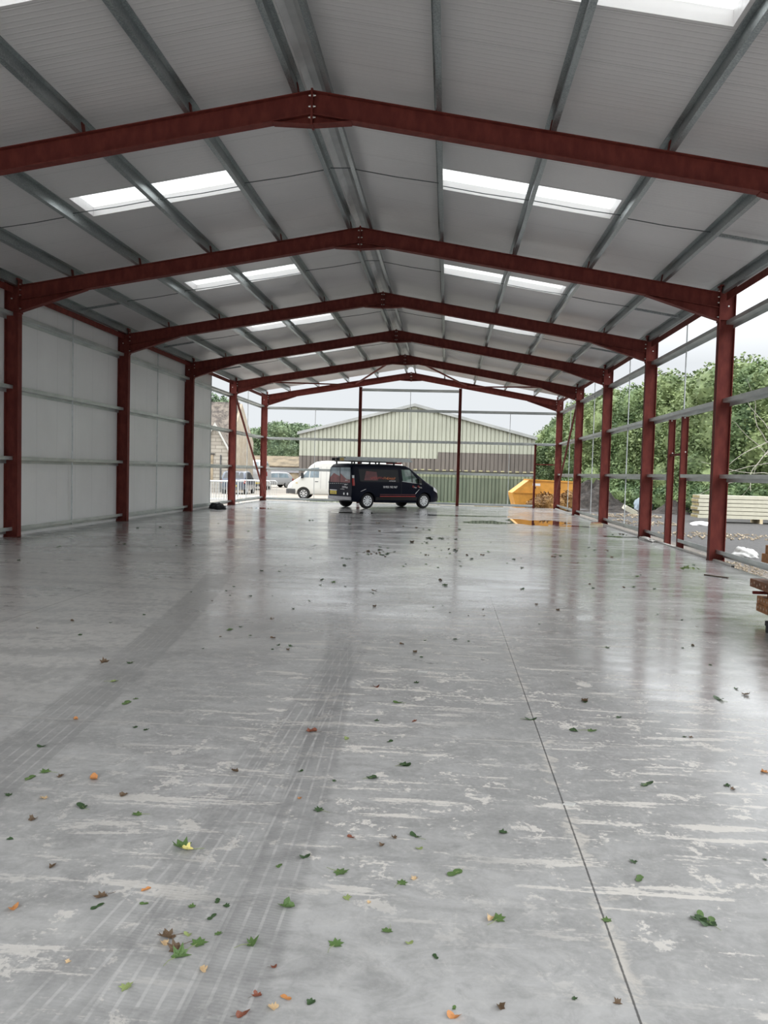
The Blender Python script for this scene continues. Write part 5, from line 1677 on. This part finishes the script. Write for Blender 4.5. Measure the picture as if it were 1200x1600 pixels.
LEAVES=[
(0.84,3.37,0.097,'y','folded green leaf with a bright yellow patch, left foreground'),
(0.67,2.94,0.057,'b','curled brown leaf beside a narrow dark green one'),
(0.68,2.87,0.047,'s','narrow dark green leaf below the curled brown one'),
(0.81,3.01,0.034,'o','small orange leaf, highest of the pair left of the tyre track'),
(0.84,2.91,0.028,'g','small round green leaf just below the small orange one'),
(1.02,2.91,0.035,'g','small ragged green leaf left of two round ones'),
(1.1,2.96,0.031,'d','round green leaf, upper one of a close pair in the tyre track'),
(1.14,2.93,0.031,'d','round green leaf, lower one of a close pair in the tyre track'),
(1.11,2.85,0.041,'s','dark slender leaf just below the pair of round green leaves'),
(1.0,2.71,0.074,'b','crumpled dark brown leaf at the top of the leaf heap'),
(1.0,2.67,0.039,'t','tan curled scrap on the left of the leaf heap'),
(1.05,2.65,0.073,'b','flat brown leaf in the middle of the leaf heap'),
(1.07,2.6,0.071,'c','curled pale green leaf at the bottom of the leaf heap'),
(1.06,2.73,0.031,'l','small pale green leaf right of the leaf heap top'),
(1.11,2.68,0.065,'m','lobed green leaf lying right of the leaf heap'),
(1.16,2.75,0.033,'g','small green leaf right of the lobed leaf by the heap'),
(1.29,2.7,0.067,'c','large dark green crinkled leaf right of the leaf heap'),
(1.36,2.95,0.061,'c','crumpled green leaf at the right edge of the tyre track'),
(1.36,3.35,0.045,'d','dark green leaf beside the right edge of the tyre track'),
(1.27,3.26,0.031,'g','small green leaf beside the white smear in the tyre track'),
(1.17,2.54,0.035,'t','tan crinkled leaf below the leaf heap'),
(0.73,2.53,0.023,'t','small tan leaf alone near the left edge foreground'),
(0.96,2.43,0.051,'l','pale green leaf with a curled edge, bottom left'),
(1.39,2.58,0.023,'r','small red-brown leaf at the bottom of the tyre track'),
(1.37,2.43,0.031,'r','thin red-brown leaf slanting in the tyre track'),
(1.46,2.43,0.033,'o','orange-brown leaf near the bottom edge left of centre'),
(1.43,2.38,0.038,'t','tan leaf lying below the orange-brown one'),
(1.35,2.34,0.041,'r','dark red leaf with a long stalk at the bottom edge'),
(1.54,2.42,0.035,'d','dark green tilted leaf near the bottom edge'),
(1.52,3.24,0.072,'m','dark green double leaf with a tan tip'),
(1.57,3.04,0.043,'l','light green leaf below the dark green double leaf'),
(1.66,3.02,0.024,'t','pair of tiny tan scraps right of the light green leaf'),
(1.77,3.18,0.05,'m','dark green lobed leaf beside a tan crinkled one'),
(1.82,3.22,0.038,'t','tan crinkled leaf beside the dark green lobed one'),
(1.98,3.29,0.064,'g','flat ragged green leaf in the centre foreground'),
(2.13,2.96,0.065,'m','green lobed leaf with a tan folded half and a stalk'),
(1.74,2.84,0.047,'m','green leaf with a thin trailing stalk, centre foreground'),
(1.82,2.77,0.028,'l','yellow-green star-shaped leaf, centre foreground'),
(1.57,2.73,0.059,'g','flat green leaf at the centre left foreground'),
(1.91,2.7,0.026,'d','tiny dark green leaf alone in the centre foreground'),
(2.2,3.7,0.046,'d','dark green leaf left of the floor joint, near the middle'),
(1.53,3.56,0.034,'r','small red-brown scrap right of the tyre track'),
(1.67,3.5,0.033,'b','upright brown curl right of the tyre track'),
(1.72,3.58,0.037,'b','brown crinkled leaf right of the upright brown curl'),
(1.81,3.61,0.059,'s','slim dark green leaf right of the two brown ones'),
(1.83,3.49,0.03,'l','small yellow-green leaf below the slim dark one'),
(1.97,2.44,0.019,'g','small green leaf touching an orange-tan one at the bottom edge'),
(1.97,2.4,0.042,'o','orange-tan leaf at the bottom edge, centre'),
(2.11,2.46,0.037,'b','brown and green crumpled leaf at the bottom edge, right of centre'),
(2.34,2.53,0.022,'d','small green leaf near the bottom end of the floor joint'),
(2.53,3.0,0.042,'g','green leaf lying against the floor joint'),
(2.89,3.04,0.107,'k','large green sprig of several leaflets, right foreground'),
(2.72,3.34,0.049,'g','green oval leaf, lower of two right of the floor joint'),
(2.73,3.49,0.043,'d','dark green leaf, upper of two right of the floor joint'),
(3.0,4.4,0.081,'s','ragged dark green leaf alone on the right of the floor'),
(2.47,2.52,0.031,'b','brown curled leaf beside the bottom end of the floor joint'),
(3.7,4.68,0.05,'o','orange leaf cut by the right edge of the picture'),
(3.44,4.39,0.04,'b','small brown leaf near the right edge, lower of a pair'),
(3.42,4.44,0.041,'d','small dark leaf near the right edge, upper of a pair'),
(3.3,3.58,0.025,'d','small dark green leaf cut by the right edge of the picture'),
(1.72,4.49,0.063,'d','dark green leaf among cement smears left of the floor joint'),
(0.15,4.06,0.065,'o','orange-red leaf, brightest on the left of the floor'),
(-0.03,4.07,0.049,'b','brown leaf left of the orange-red one'),
(-0.13,4.12,0.067,'g','green leaf, right of a pair near the left edge'),
(-0.17,4.03,0.059,'g','green leaf, left of a pair near the left edge'),
(-0.16,3.8,0.046,'d','dark green leaf hard by the left edge'),
(0.24,3.72,0.066,'d','dark green leaf below the orange-red one'),
(0.02,3.79,0.049,'t','tan and dark leaf scrap below the pair of green leaves'),
(0.38,3.87,0.05,'b','brown crinkled leaf right of the orange-red one'),
(0.53,3.67,0.059,'m','bright green lobed leaf on the left side of the floor'),
(0.38,3.14,0.036,'b','small brown leaf alone on the lower left of the floor'),
(0.39,2.82,0.042,'o','orange-tan leaf at the left edge, lower left'),
(0.09,3.55,0.046,'b','flat dark brown leaf on the left below the tan scrap'),
(0.09,3.35,0.033,'d','tiny dark leaf at the left edge above the orange-tan one'),
(0.83,4.27,0.047,'b','small brownish green leaf left of the tyre track'),
(1.17,4.32,0.031,'d','tiny dark leaf inside the tyre track'),
(1.56,4.28,0.064,'d','glossy dark green leaf right of the tyre track'),
(1.35,3.83,0.061,'d','dark green oval leaf hugging the right edge of the tyre track'),
(1.23,3.96,0.028,'o','small orange scrap inside the tyre track'),
(1.35,4.89,0.05,'l','light green leaf on a pale cement patch'),
(1.12,5.0,0.067,'r','red-brown leaf on the faint cross joint'),
(1.42,6.12,0.053,'r','red-brown leaf, farthest of its colour near the centre'),
(1.61,5.73,0.063,'g','green leaf on cement streaks right of centre'),
(1.71,6.3,0.054,'d','dark leaf right of the farthest red-brown one'),
(1.61,4.88,0.042,'d','dark green leaf right of the light green one'),
(1.72,4.5,0.06,'d','dark ragged leaf beneath the cement streaks'),
(1.5,5.28,0.041,'d','dark leaf on the streaked concrete, centre'),
(1.74,5.31,0.041,'r','small reddish leaf on the streaked concrete'),
(-0.21,5.41,0.078,'g','green-brown leaf, left of a pair beside the left tyre track'),
(-0.19,5.52,0.048,'g','small green leaf, right of a pair beside the left tyre track'),
(-0.52,5.94,0.076,'l','pale yellow-green leaf lying in the left tyre track'),
(-0.83,6.51,0.088,'b','brown leaf left of the left tyre track'),
(-0.62,6.53,0.078,'d','flat dark leaf lying on the left tyre track'),
(-0.38,5.01,0.044,'o','orange-brown leaf on the left tyre track'),
(0.04,4.91,0.039,'d','round green leaf, left of two right of the left tyre track'),
(0.12,4.87,0.047,'d','round green leaf, right of two right of the left tyre track'),
(-0.34,4.49,0.051,'d','dark green leaf at the lower end of the left tyre track'),
(2.75,5.27,0.061,'d','ragged dark leaf, left of a pair right of the floor joint'),
(2.86,5.29,0.077,'m','broad green leaf, right of a pair right of the floor joint'),
(2.5,5.47,0.076,'s','dark slender leaf lying across the floor joint'),
(3.1,5.62,0.052,'d','dark leaf above the broad green one, right of the joint'),
(3.46,7.94,0.067,'d','dark leaf in the bright reflection, right of the joint'),
(3.94,6.21,0.085,'d','dark curled leaf on the right, in the bright reflection'),
(4.19,6.38,0.077,'b','brown leaf right of the dark curled one'),
(3.43,5.26,0.036,'d','upright dark scrap, left of a close pair on the right'),
(3.47,5.25,0.036,'b','flat dark scrap, right of a close pair on the right'),
(-0.2,8.06,0.083,'g','greenish leaf at the middle left, below the sky reflection'),
(1.37,4.21,0.03,'d','tiny dark leaf crumb right of the tyre track'),
]

KIND = {'g': ('leaf_green', ('maple', 'oval', 'maple'), 0.35), 'd': ('leaf_dark', ('oval', 'rag', 'maple'), 0.5), 'l': ('leaf_light', ('maple', 'oval'), 0.5), 'b': ('leaf_brown', ('rag', 'maple'), 1.1),
        't': ('leaf_tan', ('rag', 'maple'), 0.9), 'o': ('leaf_orange', ('rag', 'oval'), 0.7), 'r': ('leaf_red', ('rag', 'oval'), 0.9), 's': ('leaf_dark', ('slim',), 0.4), 'm': ('leaf_green', ('maple',), 0.3),
        'c': ('leaf_green', ('maple', 'rag'), 1.3), 'y': ('leaf_green', ('maple',), 1.0), 'k': ('leaf_dark', ('slim',), 0.4)}
rg = random.Random(12)
for i, (x, y, w_, k, lab) in enumerate(LEAVES):
    mat, kinds, curl = KIND[k]
    kd = kinds[i % len(kinds)]
    a = rg.uniform(0, 2 * pi)
    sc = w_ / (1.15 if k == 'k' else 0.80)
    rt_ = None
    o = blade(kd, i * 7 + 3, curl).build('fallen_leaf', mat)
    if k in 'ymckr' or w_ > 0.055:
        MB().tube([(-0.05, 0, 0.03), (-0.4, 0.04, 0.02), (-0.72, 0.12 * (1 if i % 2 else -1), 0.02)], 0.012, 5, 0.008).build('stalk', 'leaf_brown' if k in 'br' else 'leaf_light', o)
    if k == 'y' or lab.startswith('green lobed leaf with a tan'):
        b_ = blade('rag', i, 0.9).build('faded_part', 'leaf_yellow' if k == 'y' else 'leaf_tan', o)
        b_.scale = (0.55, 0.5, 0.7)
        b_.location = (-0.22, 0.20, 0.05)
    if k == 'k':
        for j, (lx, ly, lr) in enumerate(((0.3, 0.18, 0.5), (0.35, -0.2, -0.6), (-0.25, 0.2, 1.0), (-0.2, -0.22, -0.9))):
            q = blade('slim', 400 + j, 0.3).build('leaflet', 'leaf_green' if j % 2 else 'leaf_dark', o)
            q.location = (lx * 0.8, ly * 0.8, 0.01)
            q.rotation_euler = (0, 0, lr)
            q.scale = (0.7, 0.8, 1)
    o.location = (x, y, 0.001)
    o.rotation_euler = (0, 0, a)
    o.scale = (sc, sc, sc)
    tag(o, ('fallen leaf: ' if False else '') + lab, 'leaf', 'fallen leaves on the floor')

# the many small leaves farther off: one mesh of each kind, copied
small = [blade('rag', 901, 1.0).build('fallen_leaf', 'leaf_dark'), blade('maple', 902, 0.8).build('fallen_leaf', 'leaf_dark'), blade('oval', 903, 0.7).build('fallen_leaf', 'leaf_brown'), blade('rag', 904, 1.2).build('fallen_leaf', 'leaf_brown'), blade('maple', 905, 0.6).build('fallen_leaf', 'leaf_green')]
fresh = [True] * len(small)
ZONES = [(70, -1.0, 2.5, 11.0, 19.0, 'small dark leaf on the wet floor, middle distance, left of the floor joint', 'small leaves left of the joint in the middle distance'),
         (26, 2.6, 5.2, 11.0, 20.0, 'small dark leaf on the wet floor, middle distance, right of the floor joint', 'small leaves right of the joint in the middle distance'),
         (34, -2.6, 2.4, 19.0, 27.0, 'tiny leaf speck on the far part of the floor before the navy van', 'leaf specks before the navy van'),
         (26, -2.2, 0.6, 7.0, 11.0, 'small leaf around the left tyre track, beyond the faint cross joint', 'small leaves about the left tyre track'),
         (16, 0.9, 2.45, 6.0, 11.0, 'small dark leaf between the curved tyre track and the floor joint, centre', 'small leaves between track and joint'),
         (14, 2.7, 5.0, 5.6, 10.5, 'small dark leaf on the mirror-wet floor at the right, short of the column reflections', 'small leaves on the right of the floor'),
         (20, -7.0, -2.6, 9.0, 24.0, 'tiny leaf on the dull floor along the left wall', 'tiny leaves along the left wall'),
         (10, 5.2, 7.0, 14.0, 27.0, 'tiny leaf on the floor near the right columns', 'tiny leaves near the right columns')]
for n, xa, xb, ya, yb, lab, grp in ZONES:
    pts = []
    while len(pts) < n:
        if pts and rg.random() < 0.45:
            q = rg.choice(pts)
            x, y = q[0] + rg.gauss(0, 0.16), q[1] + rg.gauss(0, 0.4)
        else:
            x, y = rg.uniform(xa, xb), rg.uniform(ya, yb)
        if xa <= x <= xb and ya <= y <= yb:
            pts.append((x, y))
    for x, y in pts:
        j = rg.choice((0, 0, 1, 1, 2, 3, 4))
        o = small[j]
        if fresh[j]:
            fresh[j] = False
        else:
            o = o.copy()
            C.objects.link(o)
        sc = rg.uniform(0.05, 0.12) * (1.0 if y > 11 else 0.6) * (1.25 if y > 19 else 1.0)
        o.location = (x, y, 0.001)
        o.scale = (sc, sc, sc)
        o.rotation_euler = (0, 0, rg.uniform(0, 2 * pi))
        tag(o, lab, 'leaf', grp)
o = MB().prism([(-0.03, -0.012), (0.02, -0.02), (0.035, 0.01), (-0.01, 0.022)], 0.0, 0.006, 'z').build('white_chip', 'white_plastic')
o.location = (2.545, 4.07, 0.001)
tag(o, 'white scrap lying on the floor joint', 'scrap')
o = MB().prism([(-0.04, -0.02), (0.03, -0.028), (0.045, 0.02), (-0.03, 0.026)], 0.0, 0.004, 'z').build('white_chip', 'white_plastic')
o.location = (1.75, 6.66, 0.001)
tag(o, 'white paper scrap on the floor, left of the joint', 'scrap')
o = leaf_cloud(31, [(0, 0, 0.02, 0.22, 0.05)], 160, 0.07, False).build('grass_tuft', 'grass_blade')
o.location = (6.2, 14.9, 0.0)
o.scale = (1, 0.7, 1)
tag(o, 'tuft of pulled grass on the floor left of the nearest right column', 'grass', None, 'stuff')
o = MB().bar((6.29, 14.36, 0.012), (6.57, 14.01, 0.012), 0.03, 0.02).build('stick', 'bark')
tag(o, 'thin dark stick on the floor before the nearest right column', 'stick')
